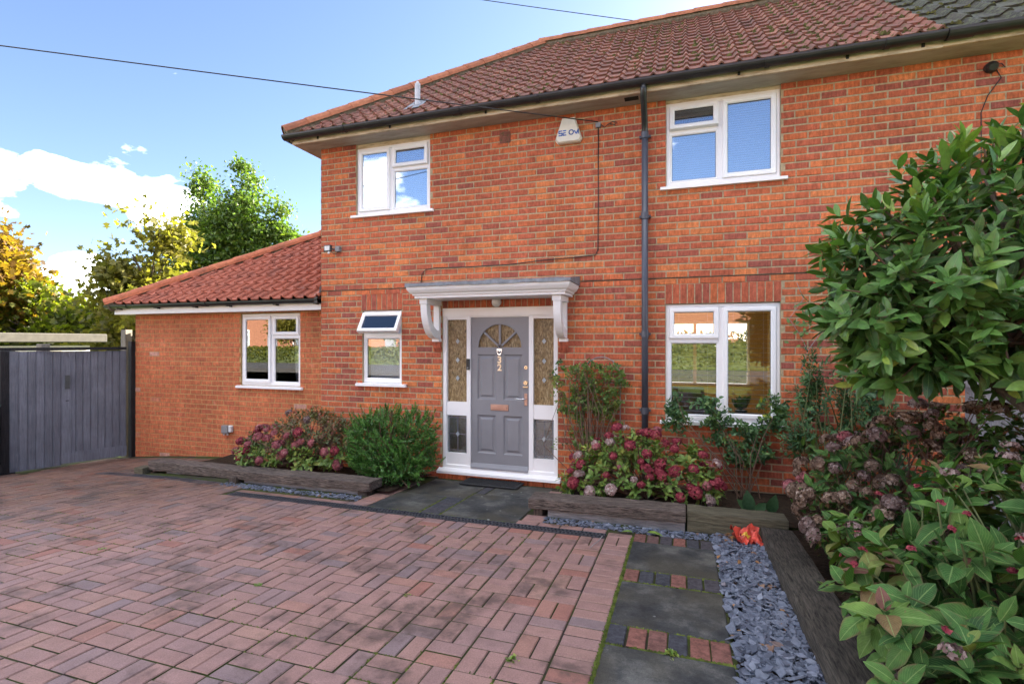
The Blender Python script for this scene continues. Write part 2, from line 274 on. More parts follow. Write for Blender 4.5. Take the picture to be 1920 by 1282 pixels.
# ------------------------------------------------------------------ mesh helpers
def ground_z(x, y):
    e = 0.0115*(min(0.0, x+5.0))**2
    return -0.04728*y*(1 if y < 0 else .3) + 0.00484*x - e
class MB:
    def __init__(s): s.v = []; s.f = []; s.t = []; s.m = []; s.lc = None
    def add(s, vs, fs, tint=.5, mat=0):
        o = len(s.v); s.v.extend(vs); s.t.extend([tint]*len(vs)); s.f.extend([tuple(i+o for i in f) for f in fs]); s.m.extend([mat]*len(fs))
    def box(s, x0, x1, y0, y1, z0, z1, tint=.5, mat=0):
        s.add([(x0,y0,z0),(x1,y0,z0),(x1,y1,z0),(x0,y1,z0),(x0,y0,z1),(x1,y0,z1),(x1,y1,z1),(x0,y1,z1)],
              [(0,3,2,1),(4,5,6,7),(0,1,5,4),(1,2,6,5),(2,3,7,6),(3,0,4,7)], tint, mat)
    def cbox(s, x0, x1, y0, y1, z0, z1, c=.004, tint=.5, mat=0):       # box with chamfered edges
        vs = []; 
        for sx, X in ((0, (x0, x0+c)), (1, (x1, x1-c))):
            for sy, Y in ((0, (y0, y0+c)), (1, (y1, y1-c))):
                for sz, Z in ((0, (z0, z0+c)), (1, (z1, z1-c))):
                    vs += [(X[0], Y[1], Z[1]), (X[1], Y[0], Z[1]), (X[1], Y[1], Z[0])]
        def i(a, b, d, k): return (a*4+b*2+d)*3+k
        fs = [(i(0,0,0,0), i(0,0,1,0), i(0,1,1,0), i(0,1,0,0)), (i(1,0,0,0), i(1,1,0,0), i(1,1,1,0), i(1,0,1,0)),
              (i(0,0,0,1), i(1,0,0,1), i(1,0,1,1), i(0,0,1,1)), (i(0,1,0,1), i(0,1,1,1), i(1,1,1,1), i(1,1,0,1)),
              (i(0,0,0,2), i(0,1,0,2), i(1,1,0,2), i(1,0,0,2)), (i(0,0,1,2), i(1,0,1,2), i(1,1,1,2), i(0,1,1,2))]
        for a in (0, 1):
            for b in (0, 1):
                fs += [(i(a,b,0,0), i(a,b,0,1), i(a,b,1,1), i(a,b,1,0)), (i(a,0,b,0), i(a,0,b,2), i(a,1,b,2), i(a,1,b,0)), (i(0,a,b,1), i(0,a,b,2), i(1,a,b,2), i(1,a,b,1))]
                for d in (0, 1): fs.append((i(a,b,d,0), i(a,b,d,1), i(a,b,d,2)))
        s.add(vs, fs, tint, mat)
    def tube(s, pts, r, n=8, tint=.5, mat=0, cap=True):
        pts = [Vector(p) for p in pts]; rs = r if isinstance(r, (list, tuple)) else [r]*len(pts)
        vs = []; prev = None
        for i, p in enumerate(pts):
            d = (pts[min(i+1, len(pts)-1)]-pts[max(i-1, 0)]).normalized()
            a = prev if prev is not None else (Vector((0, 0, 1)) if abs(d.z) < .9 else Vector((1, 0, 0)))
            u = (a-d*a.dot(d)).normalized(); w = d.cross(u); prev = u
            for k in range(n):
                an = 2*math.pi*k/n; vs.append(tuple(p+(u*math.cos(an)+w*math.sin(an))*rs[i]))
        fs = []
        for i in range(len(pts)-1):
            for k in range(n): k2 = (k+1) % n; fs.append((i*n+k, i*n+k2, (i+1)*n+k2, (i+1)*n+k))
        if cap: fs.append(tuple(range(n-1, -1, -1))); fs.append(tuple(range((len(pts)-1)*n, len(pts)*n)))
        s.add(vs, fs, tint, mat)
    def prism(s, poly, axis, a, b, tint=.5, mat=0):     # polygon in the two other axes extruded along axis
        n = len(poly)
        def P(q, h): return {'x': (h, q[0], q[1]), 'y': (q[0], h, q[1]), 'z': (q[0], q[1], h)}[axis]
        s.add([P(q, a) for q in poly]+[P(q, b) for q in poly], [tuple(range(n-1, -1, -1)), tuple(range(n, 2*n))]+[(i, (i+1) % n, n+(i+1) % n, n+i) for i in range(n)], tint, mat)
    def build(s, name, mats, parent=None, smooth=False, kind=None, fix=True):
        me = bpy.data.meshes.new(name); me.from_pydata(s.v, [], s.f)
        for m in ([mats] if isinstance(mats, str) else mats): me.materials.append(MATS[m])
        if isinstance(mats, (list, tuple)): me.polygons.foreach_set('material_index', s.m)
        a = me.attributes.new('tint', 'FLOAT', 'POINT'); a.data.foreach_set('value', np.array(s.t, dtype=np.float32))
        if s.lc is not None: a = me.attributes.new('lc', 'FLOAT_VECTOR', 'POINT'); a.data.foreach_set('vector', np.array(s.lc, dtype=np.float32).ravel())
        if fix:
            bm = bmesh.new(); bm.from_mesh(me); bmesh.ops.recalc_face_normals(bm, faces=bm.faces); bm.to_mesh(me); bm.free()
        if smooth: me.polygons.foreach_set('use_smooth', [True]*len(me.polygons))
        return link(name, me, parent, kind)
def link(name, me, parent=None, kind=None):
    o = bpy.data.objects.new(name, me); COL.objects.link(o)
    if parent is not None:
        o.parent = parent; off = Vector((0, 0, 0)); q = parent
        while q is not None: off += Vector(q.location); q = q.parent
        o.location = -off
    if kind: o['kind'] = kind
    return o
def tag(o, label, cat, group=None):
    o['label'] = label; o['category'] = cat
    if group: o['group'] = group
    return o
def thing(name, label, cat, loc=(0, 0, 0), group=None):
    o = bpy.data.objects.new(name, None); COL.objects.link(o); o.location = loc; o.empty_display_size = .2
    bpy.context.view_layer.update() if False else None
    return tag(o, label, cat, group)
def struct(o): o['kind'] = 'structure'; return o
def place(name, me, parent, mw, kind=None):      # child given a world matrix; every parent here sits unrotated
    o = link(name, me, parent, kind)
    off = Vector((0, 0, 0)); q = parent
    while q is not None: off += Vector(q.location); q = q.parent
    o.matrix_local = Matrix.Translation(-off) @ mw
    return o
def px_size(p):          # how large a thing at p shows: inverse depth, 0 outside the view
    d = Vector(p)-CAM; z = d.dot(CF)
    if z < .3: return 0
    u = d.dot(CR)/z; v = d.z/z
    return 1/z if abs(u) < 1.0 and abs(v) < .67 else 0

# leaves: templates (x along, y across, z up) with lc = (u, v, 0)
def leaf_template(n=4, width=.42, fold=.12, droop=.18, peak=.45, wavy=0.0):
    V = [(0, 0, 0)]; L = [(0, 0)]; F = []
    for i in range(1, n):
        u = i/n; w = width*.5*math.sin(math.pi*u**(math.log(.5)/math.log(peak)))**.8; z = -droop*u*u; wz = wavy*math.sin(i*2.3)
        V += [(u, -w, z+fold*w*2+wz), (u, 0, z), (u, w, z+fold*w*2-wz)]; L += [(u, -1), (u, 0), (u, 1)]
    V.append((1, 0, -droop)); L.append((1, 0)); e = len(V)-1
    F += [(0, 2, 1), (0, 3, 2)]
    for i in range(n-2):
        a = 1+3*i; F += [(a, a+1, a+4, a+3), (a+1, a+2, a+5, a+4)]
    a = 1+3*(n-2); F += [(a, a+1, e), (a+1, a+2, e)]
    return np.array(V), np.array(L), F
DIAMOND = (np.array([(0, 0, 0), (.45, -.3, .06), (1, 0, -.05), (.45, .3, .06)]), np.array([(0, 0), (.5, -1), (1, 0), (.5, 1)]), [(0, 3, 2, 1)])
STAR = (np.array([(0, 0, 0), (.22, -.42, .05), (.5, -.16, 0), (.62, -.5, .02), (.72, -.12, 0), (1, 0, -.1), (.72, .12, 0), (.62, .5, .02), (.5, .16, 0), (.22, .42, .05)]), np.array([(0, 0)]*10), [(0, 9, 8, 2, 1), (2, 8, 7, 6, 5, 4, 3)])
OVAL = leaf_template(3, .5, .12, .15); OVAL4 = leaf_template(4, .52, .14, .22); LAUREL = leaf_template(5, .34, .12, .16, .5); SMALL = leaf_template(3, .42, .15, .1)
def frames(d, up):       # orthonormal frames from N directions and N up hints
    d = d/np.linalg.norm(d, axis=1, keepdims=True)
    y = np.cross(up, d); ln = np.linalg.norm(y, axis=1, keepdims=True); y = np.where(ln < 1e-4, np.array([[1., 0, 0]]), y/np.maximum(ln, 1e-6)); z = np.cross(d, y)
    return d, y, z
def leaf_verts(T, pos, d, up, size):
    V = T[0]; x, y, z = frames(d, up)
    return pos[:, None, :]+size[:, None, None]*(V[None, :, 0, None]*x[:, None, :]+V[None, :, 1, None]*y[:, None, :]+V[None, :, 2, None]*z[:, None, :])
def leaf_mesh(name, T, pos, d, up, size, tint, mat, parent=None, kind=None, origin=(0, 0, 0)):
    pos = np.asarray(pos, float); N = len(pos); P = leaf_verts(T, pos, np.asarray(d, float), np.asarray(up, float), np.asarray(size, float)).reshape(-1, 3)-np.array(origin)
    k = len(T[0]); me = bpy.data.meshes.new(name)
    cnt = np.array([len(f) for f in T[2]]); flat = np.concatenate([np.array(f) for f in T[2]])
    loops = (flat[None, :]+np.arange(N)[:, None]*k).ravel(); tot = np.tile(cnt, N); st = np.concatenate([[0], np.cumsum(tot)[:-1]])
    me.vertices.add(N*k); me.vertices.foreach_set('co', P.ravel().astype(np.float32))
    me.loops.add(len(loops)); me.loops.foreach_set('vertex_index', loops.astype(np.int32))
    me.polygons.add(len(tot)); me.polygons.foreach_set('loop_start', st.astype(np.int32)); me.polygons.foreach_set('loop_total', tot.astype(np.int32))
    lc = np.zeros((N, k, 3), np.float32); lc[:, :, 0] = T[1][None, :, 0]; lc[:, :, 1] = T[1][None, :, 1]; lc[:, :, 2] = np.asarray(tint)[:, None]
    me.update(calc_edges=True)
    a = me.attributes.new('lc', 'FLOAT_VECTOR', 'POINT'); a.data.foreach_set('vector', lc.ravel())
    me.polygons.foreach_set('use_smooth', [True]*len(me.polygons)); me.materials.append(MATS[mat]); me.validate()
    if parent == 'mesh': return me
    return link(name, me, parent, kind)
def unit(n):
    v = nrg.normal(size=(n, 3)); return v/np.linalg.norm(v, axis=1, keepdims=True)
# ------------------------------------------------------------------ the house
SOFFIT, STRING, CO, BP = 4.39, 2.418, .0762, .231
XL, XP, XR = -4.774, 2.25, 6.5
YE = .22                                   # front of the side extension
house = thing('house', 'two storey red brick house with clay tiled hipped roof and grey front door', 'house', (-2, 0, 0))
neigh = thing('adjoining_house', 'adjoining brick house under dark mossy tiles, joined to the red-tiled one', 'house', (4, 0, 0))
OPEN = dict(ulw=(-4.20, -3.083, 3.43, 4.395), urw=(-.165, .976, 3.43, 4.395), lrw=(-.17, .976, .845, 2.13), llw=(-4.10, -3.50, 1.155, 2.135), door=(-2.905, -1.395, -.3, 2.14))
def backing(mb, x0, x1, z0, z1, opens, y, th):       # mortar face with true openings and reveals
    xs = sorted({x0, x1, *[o[0] for o in opens], *[o[1] for o in opens]}); zs = sorted({z0, z1, *[min(max(o[2], z0), z1) for o in opens], *[min(max(o[3], z0), z1) for o in opens]})
    for i in range(len(xs)-1):
        for j in range(len(zs)-1):
            cx, cz = (xs[i]+xs[i+1])/2, (zs[j]+zs[j+1])/2
            if any(o[0] < cx < o[1] and o[2] < cz < o[3] for o in opens): continue
            mb.add([(xs[i], y, zs[j]), (xs[i+1], y, zs[j]), (xs[i+1], y, zs[j+1]), (xs[i], y, zs[j+1])], [(0, 1, 2, 3)])
    for a, b, c, d in opens:
        c = max(c, z0); d = min(d, z1)
        mb.add([(a, y, c), (b, y, c), (b, y, d), (a, y, d), (a, y+th, c), (b, y+th, c), (b, y+th, d), (a, y+th, d)], [(0, 4, 7, 3), (1, 2, 6, 5), (0, 1, 5, 4), (3, 7, 6, 2)])
def brick_geo(mb, x0, x1, z0, z1, y, tint, d=.02, c=.0035):     # a brick face: chamfered front and the four edges running back
    j = lambda: rnd.uniform(-.0012, .0012)
    y = y+rnd.uniform(-.0022, .0022)
    vs = [(x0+c+j(), y, z0+c+j()), (x1-c+j(), y, z0+c+j()), (x1-c+j(), y, z1-c+j()), (x0+c+j(), y, z1-c+j()), (x0, y+c, z0), (x1, y+c, z0), (x1, y+c, z1), (x0, y+c, z1), (x0, y+d, z0), (x1, y+d, z0), (x1, y+d, z1), (x0, y+d, z1)]
    mb.add(vs, [(0, 1, 2, 3)]+[(4+i, 4+(i+1) % 4, (i+1) % 4, i) for i in range(4)]+[(8+i, 8+(i+1) % 4, 4+(i+1) % 4, 4+i) for i in range(4)], tint)
def tint_main():
    r = rnd.random()
    return rnd.uniform(.02, .2) if r < .12 else rnd.gauss(.34, .07) if r < .42 else rnd.gauss(.60, .12) if r < .82 else rnd.uniform(.72, 1.0)
def cut(x0, x1, z, opens):
    segs = [(x0, x1)]
    for o in opens:
        if not (o[2] < z < o[3]): continue
        ns = []
        for a, b in segs:
            if b <= o[0] or a >= o[1]: ns.append((a, b)); continue
            if a < o[0]-.03: ns.append((a, o[0]-.004))
            if b > o[1]+.03: ns.append((o[1]+.004, b))
        segs = ns
    return segs
BRV = []
def brick_variants():
    for i in range(28):
        mb = MB(); brick_geo(mb, -.1085, .1085, -.0308, .0308, 0, min(1, max(0, tint_main())))
        o = mb.build('brick', 'brick'); BRV.append(o.data); bpy.data.objects.remove(o)
brick_variants()
JZ = .0072
def bricks(x0, x1, z0, z1, opens, y, owner_of, bl, pitch, zref):
    """stretcher bond; returns the bricks as (x0, x1, z0, z1, owner)"""
    out = []; k0 = math.floor((z0-zref)/pitch)
    for k in range(k0, math.ceil((z1-zref)/pitch)):
        za, zb = zref+k*pitch+JZ, zref+(k+1)*pitch-JZ
        za, zb = max(za, z0), min(zb, z1)
        if zb-za < .02: continue
        jog = rnd.uniform(-.012, .012); x = x0 - (bl/2 if k % 2 else 0)
        first = True
        while x < x1:
            a, b = max(x+.006+(0 if first else jog), x0), min(x+bl-.006+jog, x1); first = False
            if b-a > .02:
                for sa, sb in cut(a, b, (za+zb)/2, opens): out.append((sa, sb, za, zb, owner_of((sa+sb)/2)))
            x += bl
    return out
SOLD = [(-4.115, -3.485, 2.135, 2.352), (-.175, .985, 2.13, 2.348), (-2.905, -1.395, 2.14, 2.352)]
allo = list(OPEN.values())+SOLD
W = {}
for key, own, mat in (('m', house, 'mortar'), ('n', neigh, 'mortar')):
    mb = MB(); a, b = (XL, XP) if key == 'm' else (XP, XR)
    backing(mb, a, b, -.5, SOFFIT+.04, list(OPEN.values()) if key == 'm' else [], .0045, .10)
    if key == 'm':
        mb.add([(XL, .007, -.5), (XL, 4.9, -.5), (XL, 4.9, SOFFIT), (XL, .007, SOFFIT)], [(0, 1, 2, 3)])
        backing(mb, XL, XP, -.5, SOFFIT, [(-.75, 1.25, .85, 2.12)], 4.9, .10)
    else:
        mb.add([(XP, 4.9, -.5), (XR, 4.9, -.5), (XR, 4.9, SOFFIT), (XP, 4.9, SOFFIT)], [(0, 1, 2, 3)]); mb.add([(XR, .007, -.5), (XR, 4.9, -.5), (XR, 4.9, SOFFIT), (XR, .007, SOFFIT)], [(0, 1, 2, 3)])
    W[key] = mb.build('wall', mat, own)
BL = bricks(XL, XR, -.35, SOFFIT+.03, allo, 0, lambda x: 'm' if x < XP else 'n', BP, CO, STRING)
def hidden(x, z): return (x > .95 and z < .9) or (x > 1.55 and z < 2.7) or (x > 2.05 and z < 3.3)
cand = []
for i, (a, b, c, d, o) in enumerate(BL):
    full = abs((b-a)-.219) < .004 and abs((d-c)-.0618) < .002
    s = px_size(((a+b)/2, 0, (c+d)/2))
    if full and s and not hidden((a+b)/2, (c+d)/2): cand.append((s, i))
def top(cand, own, n): return {i for s, i in sorted([c for c in cand if BL[c[1]][4] == own], reverse=True)[:n]}
single = top(cand, 'm', 300) | top(cand, 'n', 300)
mass = {'m': MB(), 'n': MB()}
for i, (a, b, c, d, o) in enumerate(BL):
    if i in single:
        place('brick', rnd.choice(BRV), W[o], Matrix.Translation(((a+b)/2+rnd.uniform(-.001, .001), rnd.uniform(-.0015, .0015), (c+d)/2)))
    else: brick_geo(mass[o], a, b, c, d, 0, min(1, max(0, tint_main())))
# soldier courses over the openings, and the quoin face on the house's left flank
for a, b, c, d in SOLD:
    n = round((b-a)/.0762); w = (b-a)/n
    for k in range(n):
        mbs = MB(); brick_geo(mbs, a+k*w+.005, a+(k+1)*w-.005, c+.003, d-.003, 0, min(1, max(0, rnd.gauss(.42, .2)))); mbs.build('soldier_brick', 'brick', W['m'], fix=False)
for k in range(-5, 26):
    z = STRING+k*CO
    y = 0.0 if k % 2 else -.11
    while y < 4.9:
        a, b = max(.0, y+.005), y+.226
        if z > -.2 and z < 4.3 and b > a:
            t = MB(); 
            mass['m'].add([(XL-.003, a, z+.005), (XL-.003, b, z+.005), (XL-.003, b, z+CO-.005), (XL-.003, a, z+CO-.005), (XL+.01, a, z+.005), (XL+.01, b, z+.005), (XL+.01, b, z+CO-.005), (XL+.01, a, z+CO-.005)], [(0, 3, 2, 1), (0, 1, 5, 4), (2, 3, 7, 6)], min(1, max(0, tint_main())))
        y += .231
for k in 'mn': mass[k].build('brickwork', 'brick', W[k], kind='stuff', fix=False)
m = MB(); m.box(XL-.003, XP, -.0035, .006, STRING-.0035, STRING+.0035); m.build('slip_joint', 'dark_void', W['m'])

# extension wall
JZ = .0050
EX0, EX1, EZ1 = -8.71, XL, 2.2
EWIN = (-6.445, -5.325, 1.05, 2.145)
mb = MB(); backing(mb, EX0, EX1, -.6, EZ1, [EWIN], YE+.0045, .10)
mb.add([(EX0, YE+.007, -.6), (EX0, 4.6, -.6), (EX0, 4.6, EZ1), (EX0, YE+.007, EZ1)], [(0, 1, 2, 3)]); mb.add([(EX0, 4.6, -.6), (EX1, 4.6, -.6), (EX1, 4.6, EZ1), (EX0, 4.6, EZ1)], [(0, 1, 2, 3)])
ew = mb.build('extension_wall', 'mortar_new', house)
EB = bricks(EX0, EX1, -.5, EZ1, [EWIN], YE, lambda x: 'e', .225, .075, .05)
mb = MB(); BNV = []
for i in range(14):
    q = MB(); brick_geo(q, -.1075, .1075, -.0325, .0325, 0, min(1, max(0, rnd.gauss(.5, .2)))); o = q.build('brick', 'brick_new'); BNV.append(o.data); bpy.data.objects.remove(o)
cand = [(px_size(((a+b)/2, YE, (c+d)/2)), i) for i, (a, b, c, d, o) in enumerate(EB) if abs((b-a)-.213) < .004 and abs((d-c)-.065) < .002 and (c+d)/2 > -.1 and not ((a > -5.9 and c < .75))]
es = {i for s, i in sorted(cand, reverse=True)[:300]}
for i, (a, b, c, d, o) in enumerate(EB):
    if i in es: place('brick', rnd.choice(BNV), ew, Matrix.Translation(((a+b)/2, YE+rnd.uniform(-.001, .001), (c+d)/2)))
    else: brick_geo(mb, a, b, c, d, YE, 1.0 if rnd.random() < .04 else min(1, max(0, rnd.gauss(.5, .2))))
mb.build('brickwork', 'brick_new', ew, kind='stuff', fix=False)

# ------------------------------------------------------------------ roofs
def tile_profile(w, h, rolls=1):
    pts = []
    for r in range(rolls):
        o = r*w/rolls; q = w/rolls
        pts += [(o+q*s, hh*h) for s, hh in ((0, .30), (.08, .06), (.40, 0), (.66, .06), (.735, .55), (.82, 1.0), (.90, .96), (.985, .50))]
    return pts
def tile_mesh(w, L, h, rise, tint, rolls=1, thick=.021, jit=0.0):
    """local x along the eave, y up the slope (0 = lower edge), z out of the slope"""
    pr = tile_profile(w, h, rolls); mb = MB(); n = len(pr); vs = []
    a = rnd.uniform(-jit, jit)
    for x, z in pr: vs.append((x, a*x, z+rise))
    for x, z in pr: vs.append((x, L, z))
    for x, z in pr: vs.append((x, a*x+.002, z+rise-thick))
    fs = [(i, i+1, n+i+1, n+i) for i in range(n-1)]+[(2*n+i, 2*n+i+1, i+1, i) for i in range(n-1)]
    fs += [(0, n, 2*n), (n-1, 3*n-1, 2*n-1)]
    mb.add(vs, fs, tint); return mb
def slope(parent, org, ud, wd, nd, ncols, nrows, w, g, h, mat, clips, keep_single=0, rolls=1, tint=(.5, .16), jit=.02, name='tile', skip=None):
    """lay rows of tiles on a plane; clips are vertical planes (point, normal) - the side the normal points to is cut away"""
    org, ud, wd, nd = Vector(org), Vector(ud).normalized(), Vector(wd).normalized(), Vector(nd).normalized()
    B = Matrix((ud, wd, nd)).transposed().to_4x4()
    var = []
    for i in range(18):
        o = tile_mesh(w, g+.06, h, .027, min(1, max(0, rnd.gauss(*tint))), rolls, jit=jit).build(name, mat, smooth=False, fix=False); var.append(o.data); bpy.data.objects.remove(o)
    whole, cutm = [], []
    for r in range(nrows):
        for c in range(ncols):
            p = org+ud*(c*w+rnd.uniform(-.002, .002))+wd*(r*g+rnd.uniform(-.004, .004))
            cs = [p, p+ud*w, p+wd*(g+.06), p+ud*w+wd*(g+.06)]
            st = 0
            for pt, nn in clips:
                dd = [(q-Vector(pt)).dot(Vector(nn)) for q in cs]
                if min(dd) > -.002: st = 2; break
                if max(dd) > 0: st = 1
            if st == 2: continue
            M = Matrix.Translation(p) @ B @ Matrix.Rotation(rnd.uniform(-.006, .006), 4, 'Z')
            (whole if st == 0 else cutm).append((M, rnd.choice(var)))
    if keep_single:
        order = sorted(range(len(whole)), key=lambda i: -px_size(whole[i][0].translation)); sg = set(order[:keep_single])
    else: sg = set()
    big = bmesh.new()
    for i, (M, me) in enumerate(whole):
        if i in sg: place(name, me, parent, M)
        else:
            k = len(big.verts); big.from_mesh(me); big.verts.ensure_lookup_table(); bmesh.ops.transform(big, matrix=M, verts=big.verts[k:])
    for M, me in cutm:
        b2 = bmesh.new(); b2.from_mesh(me); bmesh.ops.transform(b2, matrix=M, verts=b2.verts)
        for pt, nn in clips: bmesh.ops.bisect_plane(b2, geom=b2.verts[:]+b2.edges[:]+b2.faces[:], plane_co=pt, plane_no=nn, clear_outer=True)
        tmp = bpy.data.meshes.new('tmp'); b2.to_mesh(tmp); b2.free(); big.from_mesh(tmp); bpy.data.meshes.remove(tmp)
    if len(big.verts):
        me = bpy.data.meshes.new('tiling'); big.to_mesh(me); me.materials.append(MATS[mat]); link('tiling', me, parent, 'stuff')
    big.free()
EY, EZ, RA = -.315, 4.505, 2.831                # eave line and plan run of the main slope
PEAK = (-5.06+RA, EY+RA, 6.735)
T = (PEAK[2]-EZ)/RA; cth = 1/math.sqrt(1+T*T); sth = T*cth
mb = MB()
dz = -.012
ex, ry = -5.06, PEAK[1]
mb.add([(ex, EY, EZ+dz), (XP, EY, EZ+dz), (XP, ry, PEAK[2]+dz), (PEAK[0], ry, PEAK[2]+dz), (ex, 2*ry-EY, EZ+dz), (XP, 2*ry-EY, EZ+dz)], [(0, 1, 2, 3), (0, 3, 4), (4, 3, 2, 5)])
mb.add([(ex, EY, EZ+dz-.02), (XP, EY, EZ+dz-.02), (XP, 2*ry-EY, EZ+dz-.02), (ex, 2*ry-EY, EZ+dz-.02)], [(3, 2, 1, 0)])
roof = mb.build('roof', 'roof_deck', house, fix=False)
TW, TG = .1675, .2275
hipn = Vector((-1, 1, 0)).normalized()
SL = RA/cth
slope(roof, (XP-TW*45, EY, EZ), (1, 0, 0), (0, cth, sth), (0, -sth, cth), 45, 16, TW, TG, .030, 'tile_old', [(Vector((ex, EY, 0)), hipn), (Vector((0, ry-.02, 0)), Vector((0, 1, 0)))], 300)
slope(roof, (ex, 2*ry-EY, EZ), (0, -1, 0), (cth, 0, sth), (-sth, 0, cth), 35, 16, TW, TG, .030, 'tile_old', [(Vector((ex, EY, 0)), -hipn), (Vector((ex, 2*ry-EY, 0)), Vector((1, 1, 0)).normalized())])
mb = MB()
mb.add([(XP, EY-.0, EZ-.045), (XR, EY, EZ-.045), (XR, ry, PEAK[2]-.045), (XP, ry, PEAK[2]-.045), (XP, 2*ry-EY, EZ-.045), (XR, 2*ry-EY, EZ-.045)], [(0, 1, 2, 3), (3, 2, 5, 4)])
nroof = mb.build('roof', 'roof_deck', neigh, fix=False)
slope(nroof, (XP+.01, EY, EZ-.03), (1, 0, 0), (0, cth, sth), (0, -sth, cth), 14, 11, .30, .335, .045, 'tile_dark', [(Vector((0, ry-.02, 0)), Vector((0, 1, 0)))], 300, rolls=1, jit=.03)
def ridge_run(parent, p0, p1, n, mat, r=.135, up=(0, 0, 1), name='ridge_tile'):
    p0, p1 = Vector(p0), Vector(p1); d = (p1-p0); L = d.length/n; d.normalize(); side = d.cross(Vector(up)).normalized(); u = side.cross(d).normalized()
    for k in range(n):
        mb = MB(); vs = []; t = min(1, max(0, rnd.gauss(.5, .25)))
        for e, (s, rr) in enumerate(((k*L-.015, r+.008), ((k+1)*L-.004, r-.002))):
            for j in range(9):
                a = math.pi*(j/8); vs.append(tuple(p0+d*s+side*math.cos(a)*rr+u*(math.sin(a)*rr*.85-.03+rnd.uniform(-.001, .001))))
            for j in range(9):
                a = math.pi*(j/8); vs.append(tuple(p0+d*s+side*math.cos(a)*(rr-.014)+u*(math.sin(a)*(rr-.014)*.85-.034)))
        fs = [(j, j+1, 18+j+1, 18+j) for j in range(8)]+[(9+j, 9+j+1, j+1, j) for j in range(8)]+[(18+j, 18+j+1, 27+j+1, 27+j) for j in range(8)]
        mb.add(vs, fs, t); mb.build(name, mat, parent, smooth=False)
    m = MB(); m.tube([p0-u*.035, p1-u*.035], r*.84, 10); m.build('bedding_mortar', 'bedding', parent)
ridge_run(roof, (ex-.02, EY-.02, EZ+.035), (PEAK[0], PEAK[1], PEAK[2]+.05), 14, 'ridge_clay')
ridge_run(roof, (ex, 2*ry-EY, EZ+.03), (PEAK[0], PEAK[1], PEAK[2]+.05), 12, 'ridge_clay')
ridge_run(roof, (PEAK[0]-.05, PEAK[1], PEAK[2]+.05), (XP, PEAK[1], PEAK[2]+.05), 11, 'ridge_clay')
ridge_run(nroof, (XP, PEAK[1], PEAK[2]+.02), (XR, PEAK[1], PEAK[2]+.02), 9, 'tile_dark')
# moss cushions in the tile laps: uncountable
def moss(parent, n, org, ud, wd, nd, L, SLn, g, w, clip, seed, mat='roof_moss', dens=None):
    mb = MB(); rr = random.Random(seed)
    for i in range(n):
        a = rr.uniform(0, L); r = rr.randint(0, int(SLn/g)); b = r*g+rr.uniform(-.02, .05) + (rr.uniform(0, g) if rr.random() < .25 else 0)
        a = math.floor(a/w)*w + w*rr.choice((.3, .45, .55, .1))+rr.uniform(-.02, .02)
        p = Vector(org)+Vector(ud)*a+Vector(wd)*b
        if clip(p) or mnoise.noise(p*.9+Vector((seed, 0, 0))) < (dens if dens is not None else -.12): continue
        s = rr.uniform(.008, .026)*(1.5 if rr.random() < .12 else 1)
        c = p+Vector(nd)*rr.uniform(.012, .028); vs = []
        for k in range(6): an = k*math.pi/3; vs.append(tuple(c+Vector(ud)*math.cos(an)*s*rr.uniform(.7, 1.5)+Vector(wd)*math.sin(an)*s*rr.uniform(.6, 1.1)-Vector(nd)*.008))
        vs.append(tuple(c+Vector(nd)*s*rr.uniform(.5, .9))); mb.add(vs, [(k, (k+1) % 6, 6) for k in range(6)], rr.random())
    mb.build('moss', mat, parent, kind='stuff', fix=False)
moss(roof, 4600, (-5.06, EY, EZ), (1, 0, 0), (0, cth, sth), (0, -sth, cth), 7.3, SL, TG, TW, lambda p: (p.x+5.06) < (p.y-EY)+.12 or p.y > ry-.05, 3)
moss(nroof, 2400, (XP, EY, EZ-.03), (1, 0, 0), (0, cth, sth), (0, -sth, cth), 4, SL, .335, .15, lambda p: p.y > ry-.05, 5)

# extension roof: hipped lean-to against the house flank
XEY, XEZ = -.03, 2.315
xex = -8.98
XA = 4.25                                       # run along x to the flank
XT = .605
xth = 1/math.sqrt(1+XT*XT); xst = XT*xth
YB = 4.7
yr = (XEY+YB)/2
mb = MB(); q = min(XL-xex, yr-XEY)
pk = (xex+q, XEY+q, XEZ+q*XT)
mb.add([(xex, XEY, XEZ-.012), (XL, XEY, XEZ-.012), (XL, pk[1], pk[2]-.012), (pk[0], pk[1], pk[2]-.012), (xex, YB, XEZ-.012), (XL, YB, XEZ-.012)], [(0, 1, 2, 3), (0, 3, 4), (4, 3, 2, 5)])
mb.add([(xex, XEY, XEZ-.03), (XL, XEY, XEZ-.03), (XL, YB, XEZ-.03), (xex, YB, XEZ-.03)], [(3, 2, 1, 0)])
eroof = mb.build('extension_roof', 'roof_deck', house, fix=False)
slope(eroof, (XL-.2*22, XEY, XEZ), (1, 0, 0), (0, xth, xst), (0, -xst, xth), 22, 9, .2, .295, .044, 'tile_new', [(Vector((xex, XEY, 0)), hipn), (Vector((0, pk[1], 0)), Vector((0, 1, 0))), (Vector((XL-.002, 0, 0)), Vector((1, 0, 0)))], 300, tint=(.5, .14), jit=.01)
slope(eroof, (xex, YB, XEZ), (0, -1, 0), (xth, 0, xst), (-xst, 0, xth), 24, 9, .2, .295, .036, 'tile_new', [(Vector((xex, XEY, 0)), -hipn), (Vector((xex, YB, 0)), Vector((1, 1, 0)).normalized())], tint=(.5, .14))
ridge_run(eroof, (xex-.01, XEY-.01, XEZ+.03), (pk[0], pk[1], pk[2]+.05), 9, 'ridge_new', r=.135)
ridge_run(eroof, (pk[0], pk[1], pk[2]+.05), (XL, pk[1], pk[2]+.05), 4, 'ridge_new', r=.135)
m = MB()
